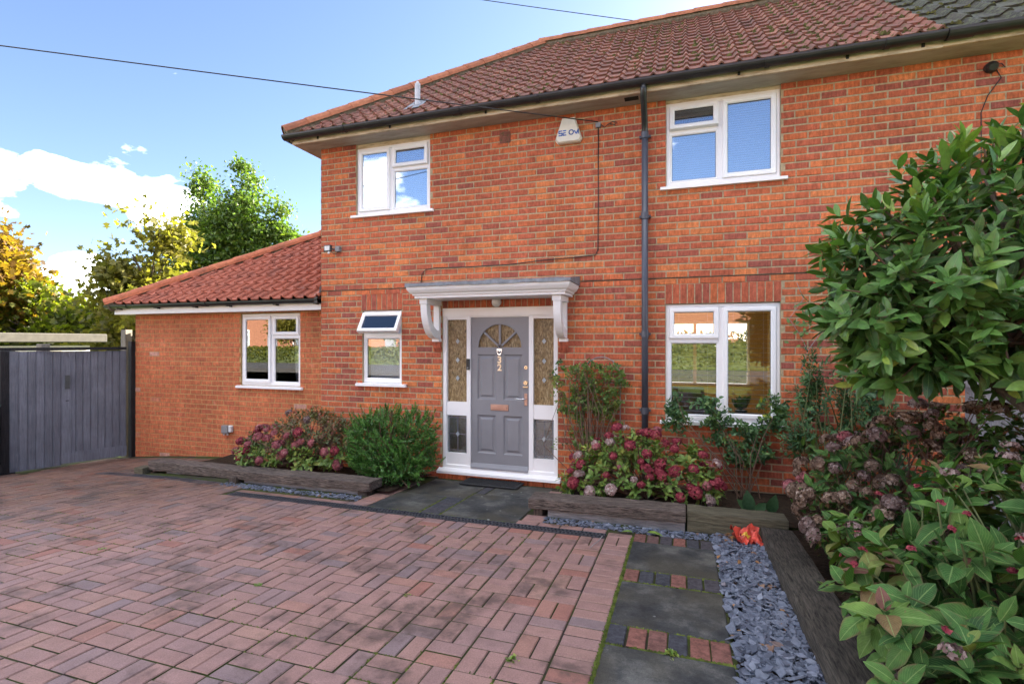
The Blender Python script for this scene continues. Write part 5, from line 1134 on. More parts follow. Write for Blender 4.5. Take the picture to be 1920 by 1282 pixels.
m = MB(); bar(m, G3-Vector((1.6, 1.2, 0)), G3, -.01, .05, 1.582, 1.628, .4); bar(m, G3, G0, -.01, .05, 1.582, 1.628, .4); tag(m.build('top_rail', 'post_dark'), 'dark horizontal rail running above the gate and fence panel', 'rail')
pn = thing('fence_panel', 'slate blue boarded panel beyond the black post, by the bin', 'fence', (-9.7, -1.6, gz(G3))); boards(pn, G3-Vector((1.5, 1.1, 0)), G3-Vector((.05, .04, 0)), lambda v: gz(v)+.012, 1.56, 14, 'gate_paint')
# wheelie bin, only its edge in view
b = thing('wheelie_bin', 'dark green wheelie bin in front of the fence', 'bin', (-9.55, -1.72, ground_z(-9.5, -1.7))); bx, by, bz = -9.37, -1.75, ground_z(-9.4, -1.7)
m = MB(); lo = [(-.22, -.26), (.22, -.26), (.22, .26), (-.22, .26)]; hi = [(-.28, -.34), (.28, -.34), (.28, .34), (-.28, .34)]
m.add([(bx+x, by+y, bz+.06) for x, y in lo]+[(bx+x, by+y, bz+.98) for x, y in hi], [(3, 2, 1, 0), (4, 5, 6, 7)]+[(i, (i+1) % 4, 4+(i+1) % 4, 4+i) for i in range(4)]); m.build('body', 'bin_green', b)
m = MB(); m.cbox(bx-.31, bx+.31, by-.37, by+.37, bz+.985, bz+1.03, .012); m.build('lid', 'bin_green', b)
for s in (-1, 1): m = MB(); m.tube([(bx+s*.22, by+.3, bz+.1), (bx+s*.27, by+.3, bz+.1)], .1, 14); m.build('wheel', 'tyre', b)
# flat-roofed garage beyond the gate
g = thing('garage', 'flat roofed concrete garage beyond the gate', 'garage', (-16, 3, -.3)); m = MB(); m.box(-22, -14.6, 1.2, 3.2, -.4, 1.62); m.build('wall', 'render_wall', g)
m = MB(); m.cbox(-22.2, -14.4, .95, 3.5, 1.70, 1.92, .02); m.build('roof_slab', 'concrete', g); m = MB(); m.tube([(-22.2, .88, 1.62), (-14.4, .88, 1.68)], .05, 8); m.build('gutter', 'white_paint', g)
# pale fence behind the laurel
f = thing('fence_panel', 'pale boarded fence on the boundary behind the laurel', 'fence', (2.6, -1, .1)); boards(f, (2.5, -.06, 0), (2.62, -4.2, 0), lambda v: .1, 1.5, 30, 'fence_white')
m = MB(); bar(m, (2.5, -.06, 0), (2.62, -4.2, 0), -.03, .0, 1.3, 1.37); m.build('rail', 'fence_white', f)
# overhead wires
def wire(p0, p1, sag, label, r=.006):
    p0, p1 = Vector(p0), Vector(p1); m = MB(); m.tube([p0.lerp(p1, k/24)-Vector((0, 0, sag*4*(k/24)*(1-k/24))) for k in range(25)], r, 5); tag(m.build('overhead_wire', 'cable_black', smooth=True), label, 'wire')
def atd(x, y, d): r = CF+CR*((x-960)/955.5)+Vector((0, 0, (641-y)/955.5)); return CAM+r*d
wire((-.914, -.03, 4.24), (-14.8, -6.47, 5.47), .03, 'telephone wire running from the house wall across the sky above the extension', .0065)
wire((-11.5, 11.35, 15.76), (2.42, 16.0, 13.75), .05, 'distant overhead wire in the sky meeting the roof ridge', .016)
# ------------------------------------------------------------------ trees
def tree(name, label, cat, base, h, lobes, mat, nleaf, lsize, trunk_r, T=DIAMOND, seed=1, bark='bark', group=None, clump=.55, tint=(.5, .22), shell=.55, origin_h=None):
    """lobes: (dx, dy, z, rx, ry, rz). Branches run from the trunk to clump centres; leaves gather round the clumps"""
    rr = np.random.default_rng(seed); t = thing(name, label, cat, base, group); base = np.array(base, float)
    cs = []; vol = np.array([l[3]*l[4]*l[5] for l in lobes])**.7; vol /= vol.sum()
    K = max(18, int(nleaf/130))
    for l, share in zip(lobes, vol):
        k = max(4, int(K*share)); v = rr.normal(size=(k, 3)); v /= np.linalg.norm(v, axis=1, keepdims=True); rad = (shell+(1-shell)*rr.random(k))[:, None]; rad = rad*(0.82+.3*rr.random((k, 1)))
        cs.append(np.array([l[0], l[1], l[2]])+v*rad*np.array(l[3:6]))
    cs = np.concatenate(cs); m = MB(); top = base+np.array([0, 0, h*.62]); tr = random.Random(seed)
    pts = [tuple(base+np.array([tr.uniform(-.06, .06)*h*.3*k, tr.uniform(-.06, .06)*h*.3*k, h*.8*k/5])) for k in range(6)]; m.tube(pts, [trunk_r*(1-.15*k) for k in range(6)], 9); tk = m.build('trunk', bark, t, smooth=True)
    m = MB()
    for c in cs[::max(1, len(cs)//70)]:
        e = base+c; s = np.array(pts[min(5, max(1, int(5*(c[2]/(h*.8))*.7)))]); mid = (s+e)/2+rr.normal(size=3)*.08*h*.3; m.tube([tuple(s), tuple(mid), tuple(e)], [trunk_r*.32, trunk_r*.18, trunk_r*.05], 5)
    m.build('branches', bark, t)
    idx = rr.integers(0, len(cs), nleaf); sd = clump*(.6+.7*rr.random(len(cs)))
    pos = base+cs[idx]+rr.normal(size=(nleaf, 3))*sd[idx][:, None]*np.array([1, 1, .75]); pos[:, 2] = np.maximum(pos[:, 2], base[2]+.1)
    d = rr.normal(size=(nleaf, 3)); d[:, 2] -= .3; up = rr.normal(size=(nleaf, 3))*.8; up[:, 2] += 1
    ct = rr.normal(0, .14, len(cs)); tn = np.clip(tint[0]+ct[idx]+rr.normal(0, tint[1], nleaf), 0, 1)
    cr = leaf_mesh('crown', T, pos, d, up, rr.uniform(.7, 1.25, nleaf)*lsize, tn, mat, t); return t
GB = -.9
tree('evergreen_tree', 'tall dense green tree rising behind the extension roof', 'tree', (-18.9, 11.2, GB), 10.4, [(-.2, 0, 5.4, 1.6, 1.6, 2.6), (-1.2, 0, 7.9, .55, .6, 2.5), (-2.1, .2, 5.4, .8, .9, 2.5), (.1, .1, 7.2, .7, .8, 1.9), (1.15, .2, 7.4, .6, .7, 2.9), (.9, .1, 9.3, .22, .25, 1.3), (-1.3, .1, 9.8, .2, .25, .9), (2.4, .4, 6.0, .65, .8, 2.5), (3.3, .5, 4.8, .6, .7, 2.2), (-3.0, .2, 4.2, .8, 1.0, 1.9), (.3, .3, 3.2, 2.8, 2, 2.0), (4.1, .5, 3.4, .8, .8, 1.6)], 'tree_green', 90000, .175, .22, seed=3, clump=.29, shell=.65)
tree('sycamore_tree', 'thin yellowing sycamore in front of the dense green tree', 'tree', (-18.3, 7.0, GB), 7.0, [(.2, 0, 5.0, 1.3, 1.3, 1.2), (-.8, 0, 3.8, 1.1, 1.2, 1.1), (1.2, .3, 6.3, .9, .9, .9), (.9, 0, 3.8, 1.2, 1.1, 1.2), (-1.2, 0, 2.7, .8, .9, .8)], 'tree_yellow', 5200, .24, .11, T=STAR, seed=5, clump=.40, shell=.4)
tree('orange_tree', 'maple with orange and yellow autumn leaves at the picture edge', 'tree', (-27.6, 7.0, GB), 7.4, [(0, 0, 5.8, 2.3, 2.2, 1.5), (1.2, 0, 4.7, 1.7, 1.8, 1.1), (-1.8, 0, 5.2, 2, 2, 1.6), (.4, .2, 6.8, 1.2, 1.2, .8)], 'tree_orange', 13000, .26, .2, T=STAR, seed=7, clump=.42)
tree('lime_tree', 'yellow-green tree below the orange maple', 'tree', (-25.2, 8.2, GB), 5.2, [(0, 0, 3.4, 2.4, 2, 1.5), (1.9, 0, 2.7, 1.6, 1.6, 1.1), (-2.0, 0, 3.6, 2.0, 2, 1.5), (2.9, .5, 2.0, 1.1, 1.2, .8)], 'tree_lime', 13000, .25, .16, T=STAR, seed=9, clump=.42)
tree('garden_shrub', 'olive brown bushy shrub behind the garage roof', 'shrub', (-24.5, 11.0, GB), 3.6, [(0, 0, 2.2, 3.0, 1.6, 1.0), (3.2, 0, 2.0, 2.4, 1.5, .95), (-3.4, 0, 2.3, 2.4, 1.6, 1.0), (5.6, .6, 1.7, 1.6, 1.2, .7)], 'tree_bush', 15000, .19, .08, seed=11, clump=.4)
tree('distant_tree', 'hazy green tree on the skyline between the maple and the extension', 'tree', (-40, 30, GB), 6.5, [(0, 0, 3.6, 3.6, 3, 1.6), (4.2, 0, 3.2, 3, 3, 1.4), (-4.6, 0, 2.8, 3, 3, 1.3)], 'tree_lime', 9000, .38, .2, seed=13, clump=.7)
tree('distant_tree', 'sprig of tree top showing beside the house corner above the extension', 'tree', (-14.4, 13.6, GB), 8.2, [(0, 0, 7.0, .8, .8, .8), (.6, 0, 6.2, .8, .8, .9), (-.6, 0, 5.6, .9, .8, 1.0)], 'tree_green', 2600, .24, .12, seed=15, clump=.3, shell=.3)
for i, (x, y, hh) in enumerate(((-60, 60, 8), (-90, 52, 9), (-34, 70, 7))):
    tree('distant_tree', ('far round tree low on the skyline', 'far broad tree low on the skyline past the maple', 'far tree low on the skyline behind the extension')[i], 'tree', (x, y, GB-1), hh, [(0, 0, hh*.6, 6, 5, hh*.33), (7, 0, hh*.5, 5, 5, hh*.3), (-8, 0, hh*.5, 6, 5, hh*.3)], 'tree_bush', 5000, .8, .3, seed=20+i, clump=1.2)
# ------------------------------------------------------------------ across the street (seen mirrored in the glass)
def opposite(x, label):
    h = thing('opposite_house', label, 'house', (x, -27, -.2)); z0 = .2
    m = MB(); m.box(x-4.6, x+4.6, -32, -26, z0, 5.4); m.build('wall', 'opp_brick', h)
    m = MB(); m.prism([(-25.5, 5.35), (-29, 8.3), (-32.5, 5.35)], 'x', x-4.9, x+4.9); r = m.build('roof', 'opp_roof', h); m = MB(); m.box(x+2, x+2.8, -29.4, -28.6, 7.5, 9.2); m.build('chimney', 'opp_brick', r)
    for wx, wz, w, hh in ((-3.0, 3.6, 1.5, 1.2), (.2, 3.6, 1.0, 1.2), (3.0, 3.6, 1.5, 1.2), (-3.0, 1.1, 1.7, 1.4), (3.0, 1.1, 1.7, 1.4)):
        m = MB(); m.box(x+wx-w/2, x+wx+w/2, -26, -25.93, z0+wz, z0+wz+hh); f = m.build('window', 'white_upvc', h)
        for s in (-1, 1): m = MB(); m.box(x+wx+s*w/4-w*.2, x+wx+s*w/4+w*.2, -25.93, -25.92, z0+wz+.1, z0+wz+hh-.1); m.build('pane', 'glass', f)
    m = MB(); m.box(x-.3, x+.6, -26, -25.94, z0, z0+2.1); m.build('door', 'door_paint', h)
opposite(-9, 'brick house across the street, mirrored in the extension window'); opposite(1.5, 'brick house across the street, mirrored in the ground floor window'); opposite(-20, 'brick house farther along across the street'); opposite(-31, 'farthest brick house along the street'); opposite(12, 'brick house across the street, beyond the right end of the view')
def hedge(x0, x1, y, z, hh, label, seed, hm='tree_lime'):
    t = thing('hedge', label, 'hedge', ((x0+x1)/2, y, z)); n = int((x1-x0)*900); rr = np.random.default_rng(seed); p = np.stack([rr.uniform(x0, x1, n), y+rr.normal(0, .3, n), z+hh*np.sqrt(rr.random(n))], 1); leaf_mesh('foliage', DIAMOND, p, unit(n), unit(n), rr.uniform(.08, .16, n), rr.random(n), hm, t); m = MB(); m.box(x0, x1, y-.2, y+.2, z, z+hh*.93); m.build('core', 'hedge_far', t)
hedge(-5, 7, 9.5, -.9, 2.9, 'back garden hedge seen through the ground floor window', 44, 'hedge_dark'); hedge(-14, -3, -21, .2, 1.5, 'clipped hedge across the street, mirrored beside the front door', 41); hedge(-1.5, 14, -21, .2, 1.5, 'clipped hedge across the street, opposite the ground floor window', 42); hedge(-40, -15, -20.4, .2, 1.2, 'long clipped hedge farther along across the street', 43)
for i, (x, y, hh) in enumerate(((-4, -22.5, 4.5), (6.5, -23, 5.0), (-16, -22.5, 4.2), (-25, -22, 5.0))): tree('street_tree', ('small autumn tree across the street near the door axis', 'small autumn tree across the street opposite the window', 'small autumn tree across the street past the extension', 'small autumn tree farthest along the street')[i], 'tree', (x, y, .2), hh, [(0, 0, hh*.62, 1.5, 1.5, 1.4), (.6, .2, hh*.8, 1, 1, .9), (-.8, 0, hh*.5, 1, 1, 1)], ('tree_lime', 'tree_orange', 'tree_green', 'tree_yellow')[i], 5000, .22, .12, seed=60+i, clump=.4)
for o in bpy.data.objects:
    if o.name.startswith('hedge') and o.get('category'): o['group'] = 'hedges across the street'
def car(x, y, z, label):
    c = thing('parked_car', label, 'car', (x, y, z)); m = MB(); body = [(-2.1, .35), (2.1, .35), (2.12, .75), (1.9, .92), (1.1, .98), (.5, 1.45), (-1.2, 1.48), (-1.9, 1.0), (-2.12, .85)]
    m.prism([(x+a, z+b) for a, b in body], 'y', y-.85, y+.85); m.build('body', 'car_paint', c); m = MB(); m.prism([(x+a, z+b) for a, b in ((.95, 1.0), (.45, 1.38), (-1.15, 1.40), (-1.65, 1.02))], 'y', y-.86, y+.86); m.build('window', 'dark_void', c)
    for a in (-1.3, 1.3):
        for s in (-.8, .8): m = MB(); m.tube([(x+a, y+s-.1, z+.32), (x+a, y+s+.1, z+.32)], .32, 16); m.build('wheel', 'tyre', c)
car(-7.5, -18, .35, 'silver car parked on the street, mirrored in the extension window')
# ------------------------------------------------------------------ plants near the house
def leaf_set(parent, T, pos, d, up, size, tint, mat, nsingle=0, name='leaf', mass='foliage'):
    pos, d, up, size, tint = (np.asarray(a, float) for a in (pos, d, up, size, tint))
    keep = np.ones(len(pos), bool)
    if nsingle:
        sc = np.array([px_size(p)*s for p, s in zip(pos, size)]); front = np.argsort(-sc)[:nsingle]; keep[front] = False
        TL = T if isinstance(T, list) else [T]; tv = np.linspace(.03, .99, 14); var = [leaf_mesh(name, TL[k % len(TL)], [(0, 0, 0)], [(1, 0, 0)], [(0, 0, 1)], [1.0], [v], mat, 'mesh') for v in tv for k in range(len(TL))]; nt = len(TL)
        x, y, z = frames(d[front], up[front])
        for k, i in enumerate(front):
            M = Matrix(((x[k][0], y[k][0], z[k][0], 0), (x[k][1], y[k][1], z[k][1], 0), (x[k][2], y[k][2], z[k][2], 0), (0, 0, 0, 1)))
            place(name, var[int(np.argmin(abs(tv-tint[i])))*nt+rnd.randrange(nt)], parent, Matrix.Translation(pos[i]) @ M @ Matrix.Diagonal((size[i], size[i], size[i], 1)))
    if isinstance(T, list): T = T[0]
    if keep.any(): leaf_mesh(mass, T, pos[keep], d[keep], up[keep], size[keep], tint[keep], mat, parent, 'stuff' if nsingle else None)
def lobe_points(lobes, n, rr, shell=(.75, 1.05), low=-.5, noise=.18):
    """points on the lobes' union surface with outward normals"""
    A = np.array([l[3]*l[4]+l[4]*l[5] for l in lobes]); A = A/A.sum(); P, Nn = [], []
    while len(P) < n:
        l = lobes[rr.choice(len(lobes), p=A)]; v = rr.normal(size=3); v /= np.linalg.norm(v)
        if v[2] < low: continue
        r = rr.uniform(*shell)*(1+noise*mnoise.noise(Vector(v*2.2)+Vector(l[:3])*1.7)*1.6); p = np.array(l[:3])+v*r*np.array(l[3:6])
        if any((((p-np.array(q[:3]))/np.array(q[3:6]))**2).sum() < .55 for q in lobes if q is not l): continue
        P.append(p); nn = v/np.array(l[3:6]); Nn.append(nn/np.linalg.norm(nn))
    return np.array(P), np.array(Nn)
def shoots(P, N, rr, per, length, ang, size, upb=.45, tint=(.5, .2), pair=False, droop=0.0):
    """leaves set round each shoot; returns arrays for leaf_set and the shoot axes"""
    pos, d, up, sz, tn, ax = [], [], [], [], [], []
    for p, n in zip(P, N):
        a = n+np.array([0, 0, upb])+rr.normal(size=3)*.22; a /= np.linalg.norm(a); u = np.cross(a, rr.normal(size=3)); u /= np.linalg.norm(u); w = np.cross(a, u); k = max(3, int(rr.normal(per, per*.2))); base_t = rr.normal(tint[0], tint[1]*.7); ax.append(a)
        for i in range(k):
            f = i/max(1, k-1); ph = (i//2)*math.pi/2+(i % 2)*math.pi if pair else i*2.4; ph += rr.normal(0, .2); an = ang*(1.15-.65*f)+rr.normal(0, .14)
            r = u*math.cos(ph)+w*math.sin(ph); dd = a*math.cos(an)+r*math.sin(an); dd[2] -= droop*rr.random()
            pos.append(p-a*length*(1-f)); d.append(dd); up.append(a*1.0+rr.normal(size=3)*.18+np.array([0, 0, .4])); sz.append(rr.uniform(*size)*(1-.35*f**3)); tn.append(base_t+rr.normal(0, tint[1]*.6)-(.0 if f > .3 else .1))
    return np.array(pos), np.array(d), np.array(up), np.array(sz), np.clip(tn, 0, 1), np.array(ax)
def stems(parent, base, tips, rr, r0=.012, r1=.003, mat='stem_brown', name='stems', bow=.12, n=5):
    m = MB()
    for t in tips:
        b = np.array(base)+rr.normal(size=3)*[.05, .05, 0]; t = np.array(t); mid = (b+t)/2+rr.normal(size=3)*bow*np.linalg.norm(t-b)*.5+np.array([0, 0, .06]); m.tube([tuple(b), tuple(mid), tuple(t)], [r0, (r0+r1)/2, r1], n, cap=False)
    return m.build(name, mat, parent, smooth=True, fix=False)
HEADS = {}
def head_mesh(mat, k, seed, r=.06, nf=95, ps=.020, flat=.7):
    rr = np.random.default_rng(seed); v = rr.normal(size=(nf, 3)); v /= np.linalg.norm(v, axis=1, keepdims=True); v[:, 2] = np.where(v[:, 2] < -.45, -v[:, 2], v[:, 2])
    P, D, Up, S, Tn = [], [], [], [], []
    for q in v:
        c = q*r*np.array([1, 1, flat])*rr.uniform(.85, 1.08); u = np.cross(q, rr.normal(size=3)); u /= np.linalg.norm(u); w = np.cross(q, u); bt = rr.normal(.5, .25)
        for j in range(4): dd = u*math.cos(j*1.571)+w*math.sin(j*1.571)+q*rr.uniform(.1, .5); P.append(c); D.append(dd); Up.append(q); S.append(ps*rr.uniform(.75, 1.2)); Tn.append(bt+rr.normal(0, .12))
    return leaf_mesh('flower_head', (DIAMOND[0]*np.array([1, 1.5, 1]), DIAMOND[1], DIAMOND[2]), P, D, Up, S, np.clip(Tn, 0, 1), mat, 'mesh')
for mt in ('petal_red', 'petal_pink', 'petal_white', 'petal_brown', 'petal_dusty'): HEADS[mt] = [head_mesh(mt, 0, i*7+len(mt)) for i in range(4)]
def heads(parent, P, N, mats, weights, rr, scale=(.8, 1.15)):
    for p, n in zip(P, N):
        mt = mats[rr.choice(len(mats), p=np.array(weights)/sum(weights))]; a = Vector(n)+Vector((0, 0, .5)); q = a.to_track_quat('Z', 'Y').to_matrix().to_4x4(); s = rr.uniform(*scale)
        place('flower_head', HEADS[mt][rr.integers(4)], parent, Matrix.Translation(p) @ q @ Matrix.Rotation(rr.random()*6.28, 4, 'Z') @ Matrix.Diagonal((s*rr.uniform(.9, 1.1), s, s*rr.uniform(.8, 1.1), 1)))
up1 = lambda n: np.tile([[0, 0, 1.]], (n, 1))
# --- small-leaved evergreen left of the door
rr = np.random.default_rng(101); t = thing('evergreen_shrub', 'rounded bright green evergreen shrub left of the front door', 'shrub', (-3.35, -.5, .1))
LB = [(-3.40, -.56, .50, .44, .36, .44), (-3.03, -.50, .46, .32, .32, .44), (-3.68, -.50, .44, .30, .32, .40), (-3.25, -.72, .26, .48, .22, .26)]
P, N = lobe_points(LB, 620, rr, (.82, 1.08), -.6, .3); a = shoots(P, N, rr, 26, .13, .85, (.026, .042), .55, (.5, .2)); leaf_set(t, SMALL, *a[:5], 'leaf_shrub')
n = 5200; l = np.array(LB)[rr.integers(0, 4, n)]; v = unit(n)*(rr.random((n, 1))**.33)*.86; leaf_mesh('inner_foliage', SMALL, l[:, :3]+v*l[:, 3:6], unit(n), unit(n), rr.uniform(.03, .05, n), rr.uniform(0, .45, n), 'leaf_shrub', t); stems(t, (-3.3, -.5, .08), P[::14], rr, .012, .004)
# --- pink hydrangea by the extension corner
rr = np.random.default_rng(102); t = thing('hydrangea', 'faded pink hydrangea with reddish autumn leaves at the extension corner', 'hydrangea', (-4.6, -.5, .1))
LB = [(-5.05, -.62, .30, .48, .30, .28), (-5.35, -.55, .2, .3, .26, .18), (-4.45, -.50, .50, .50, .34, .38), (-4.05, -.55, .42, .36, .34, .38), (-4.75, -.30, .55, .42, .26, .30), (-4.5, -.75, .26, .55, .2, .22)]
P, N = lobe_points(LB, 560, rr, (.7, 1.05), -.5, .3); hi = P[:, 2] > .42
a = shoots(P[hi], N[hi], rr, 9, .10, 1.0, (.035, .065), .4, (.55, .3)); leaf_set(t, OVAL, *a[:5], 'leaf_autumn_shrub', 0, mass='upper_leaves')
a = shoots(P[~hi], N[~hi], rr, 7, .09, 1.1, (.05, .085), .3, (.5, .25), True); leaf_set(t, OVAL4, *a[:5], 'leaf_lime', 0); stems(t, (-4.6, -.45, .08), P[::5], rr, .010, .004)
HP, HN = lobe_points(LB, 84, rr, (1.0, 1.12), -.2, .2); f = (HP[:, 1] < -.45) & (HP[:, 2] < .62); heads(t, HP[f], HN[f], ['petal_pink', 'petal_red', 'petal_dusty'], [6, 1, 1], rr, (.65, 1.05)); heads(t, HP[~f][:8], HN[~f][:8], ['petal_dusty', 'petal_brown'], [1, 1], rr, (.6, .9))
# --- crimson hydrangea right of the door
rr = np.random.default_rng(103); t = thing('hydrangea', 'crimson and white hydrangea with lime leaves under the downpipe', 'hydrangea', (-.4, -.6, .12))
LB = [(-.78, -.62, .40, .32, .27, .30), (-.42, -.55, .48, .34, .28, .34), (-.02, -.58, .40, .34, .28, .30), (-1.0, -.72, .25, .22, .2, .18), (-.35, -.80, .27, .62, .16, .18), (.15, -.66, .30, .24, .2, .2)]
P, N = lobe_points(LB, 230, rr, (.7, 1.02), -.4, .25); a = shoots(P, N, rr, 7, .10, 1.1, (.055, .10), .35, (.45, .22), True); leaf_set(t, OVAL4, *a[:5], 'leaf_lime', 300); stems(t, (-.35, -.5, .1), P[::4], rr, .009, .004)
HP, HN = lobe_points(LB, 95, rr, (.98, 1.12), -.25, .2); f = (HP[:, 1] < -.5) | (HP[:, 2] > .6); heads(t, HP[f][:66], HN[f][:66], ['petal_red', 'petal_white', 'petal_pink'], [7, 2.2, 1], rr, (.5, .98))
# --- climbing rose on a wire arch
t = thing('wire_arch', 'thin wire plant arch against the wall right of the door', 'plant support', (-.87, -.1, .1)); m = MB(); pts = [(-1.075, -.09, .1), (-1.075, -.09, 1.33)]+[(-.865-.21*math.cos(k*math.pi/10), -.09, 1.33+.21*math.sin(k*math.pi/10)) for k in range(1, 10)]+[(-.655, -.09, 1.33), (-.655, -.09, .1)]; m.tube(pts, .0055, 6); m.build('hoop', 'grey_plastic', t, smooth=True)
for z in (.5, .9, 1.25): m = MB(); m.tube([(-1.075, -.09, z), (-.655, -.09, z)], .003, 5); m.build('rung', 'grey_plastic', t)
rr = np.random.default_rng(104); t = thing('climbing_rose', 'straggly climbing rose trained on the wire arch', 'rose', (-.95, -.2, .12))
tips = []
for i in range(165): x = rr.normal(-1.08, .16) if rr.random() < .68 else rr.normal(-.75, .10); z = rr.uniform(.95, 1.47) if rr.random() < .75 else rr.uniform(.5, 1.0); tips.append((np.clip(x, -1.38, -.62), -.12-rr.random()*.12, z))
stems(t, (-.95, -.22, .1), tips[::3], rr, .006, .0025, 'stem_brown', bow=.25); tips = np.array(tips); a = shoots(tips, np.tile([[0, -.8, .2]], (165, 1))+rr.normal(size=(165, 3))*.5, rr, 14, .14, 1.1, (.035, .06), .2, (.45, .22), droop=.4); leaf_set(t, OVAL, *a[:5], 'leaf_rose')
# --- climber round the ground floor window
rr = np.random.default_rng(105); t = thing('climber', 'leafy climber growing up over the ground floor window sill', 'climber', (.55, -.25, .12))
cl_ = [(-.06, 1.0, .10, .13), (-.02, .88, .09, .09), (.30, 1.02, .10, .10), (.35, .90, .15, .05), (.62, .80, .22, .10), (.45, .68, .16, .10), (.85, .90, .12, .10), (.92, 1.05, .07, .16), (.72, .62, .16, .08), (.55, .52, .14, .06)]
tips = []
for x, z, sx, sz in cl_:
    for i in range(22): tips.append((x+rr.normal(0, sx*.6), -.13-rr.random()*.1, z+rr.normal(0, sz*.6)))
tips = np.array(tips); stems(t, (.6, -.25, .1), tips[::16], rr, .006, .002, 'stem_brown', bow=.3); a = shoots(tips, np.tile([[0, -.7, .3]], (len(tips), 1))+rr.normal(size=(len(tips), 3))*.5, rr, 9, .09, 1.1, (.045, .075), .2, (.45, .22), droop=.3); leaf_set(t, OVAL, *a[:5], 'leaf_climber')
n = 5; leaf_mesh('base_leaf', OVAL4, np.tile([[.60, -.72, .14]], (n, 1))+nrg.normal(size=(n, 3))*[.12, .05, 0], [(.2, -.5, .9), (-.5, -.4, .5), (.6, -.4, .5), (-.1, -.3, 1), (.4, -.6, .3)], [(0, -1, .3)]*n, [.2, .16, .15, .22, .14], [.1, .3, .2, .05, .3], 'leaf_climber', t)
m = MB(); m.tube([(.66, -.1, .12), (.70, -.09, .5), (.62, -.09, .8)], .008, 6); m.build('old_stem', 'stem_brown', t)
# --- dark leafy mass right of the window and the ivy on the wall
rr = np.random.default_rng(106); t = thing('wall_shrub', 'dark feathery wall shrub to the right of the ground floor window', 'shrub', (1.35, -.35, .12))
LB = [(1.22, -.30, 1.15, .26, .18, .46), (1.45, -.33, 1.05, .36, .2, .40), (1.15, -.32, .78, .22, .18, .34), (1.70, -.3, .9, .28, .18, .36)]
P, N = lobe_points(LB, 230, rr, (.4, 1.15), -.6, .3); a = shoots(P, N, rr, 13, .16, 1.0, (.045, .075), .4, (.35, .2), droop=.3); T_ = leaf_template(3, .30, .12, .15); leaf_set(t, T_, *a[:5], 'leaf_climber'); stems(t, (1.35, -.3, .1), P[::6], rr, .010, .003, 'stem_green')
t = thing('ivy', 'thin ivy strand climbing the brick wall near the boundary', 'ivy', (1.86, -.05, .12)); n = 420; z = rr.uniform(.3, 1.55, n); p = np.stack([1.86+.10*np.sin(z*4)+rr.normal(0, .07, n), -.03-rr.random(n)*.06, z], 1); d = unit(n); d[:, 1] = -abs(d[:, 1])*.3; leaf_mesh('leaves', STAR, p, d, np.tile([[0, -1., .3]], (n, 1))+unit(n)*.4, rr.uniform(.04, .07, n), np.clip(rr.normal(.3, .2, n), 0, 1), 'leaf_climber', t); m = MB(); m.tube([(1.86+.10*math.sin(k*.16*4), -.015, k*.16) for k in range(11)], .006, 5); m.build('stem', 'stem_brown', t)
t = thing('vine', 'bare thin vine with a few leaves on bricks above the wall shrub', 'vine', (1.1, -.03, 1.6)); m = MB(); m.tube([(1.15, -.03, 1.4), (1.22, -.02, 1.62), (1.14, -.02, 1.80), (1.05, -.02, 1.95), (1.18, -.02, 2.15), (1.12, -.02, 2.32)], .003, 5); m.tube([(1.22, -.02, 1.62), (1.36, -.02, 1.85), (1.42, -.02, 2.0)], .003, 5); m.build('stem', 'timber_pale', t)
n = 16; leaf_mesh('leaves', OVAL, np.stack([rr.normal(1.13, .05, n), np.full(n, -.05), rr.choice([1.70, 1.83, 1.90], n)+rr.normal(0, .03, n)], 1), unit(n)*[1, .3, 1], np.tile([[0, -1., .2]], (n, 1)), rr.uniform(.04, .065, n), rr.uniform(.6, .95, n), 'leaf_climber', t)
# --- cherry laurel
rr = np.random.default_rng(107); t = thing('laurel', 'large glossy dark green laurel leaning in from the boundary', 'laurel', (1.9, -2.2, .1))
LB = [(1.52, -2.15, 2.12, .62, .58, .66), (1.15, -2.25, 1.98, .40, .42, .42), (1.95, -2.05, 2.30, .62, .6, .72), (1.35, -2.2, 1.66, .42, .42, .30), (2.0, -2.2, 1.75, .6, .5, .4)]
P, N = lobe_points(LB, 360, rr, (.82, 1.06), -.8, .25); a = shoots(P, N, rr, 9, .16, .95, (.125, .185), .5, (.48, .22), droop=.25); leaf_set(t, [LAUREL, leaf_template(5, .34, .2, .05, .5, .015), leaf_template(5, .42, .1, .30, .45, .01), leaf_template(6, .36, -.08, .22, .5, .02)], *a[:5], 'leaf_laurel', 300)
Q = np.array([(1.47, -2.25, 2.80), (1.60, -2.15, 2.92), (1.78, -2.2, 2.88), (1.92, -2.3, 2.80), (1.32, -2.3, 2.58)]); a = shoots(Q, np.tile([[0, -.1, 1.]], (5, 1))+rr.normal(size=(5, 3))*.15, rr, 13, .18, .75, (.13, .19), .6, (.8, .1)); leaf_set(t, LAUREL, *a[:5], 'leaf_laurel', 0, mass='top_shoots')
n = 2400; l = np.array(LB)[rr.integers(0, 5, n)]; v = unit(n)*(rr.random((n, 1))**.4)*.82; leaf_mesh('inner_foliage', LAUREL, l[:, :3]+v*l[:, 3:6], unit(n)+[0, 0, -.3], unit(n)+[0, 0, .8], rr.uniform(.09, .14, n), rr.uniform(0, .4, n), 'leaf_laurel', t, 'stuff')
m = MB()
for e, rad in (((1.50, -2.2, 1.9), .030), ((1.25, -2.3, 1.75), .022), ((1.8, -2.1, 2.1), .03), ((1.95, -2.2, 2.3), .025), ((1.55, -2.35, 1.55), .02), ((1.62, -2.3, 2.7), .02)): b0 = Vector((2.25, -2.35, .15)); q = Vector((2.05, -2.4, 1.1)); e = Vector(e); m.tube([b0, q, q.lerp(e, .5)+Vector((0, 0, .05)), e], [.05, .04, rad, rad*.4], 8)
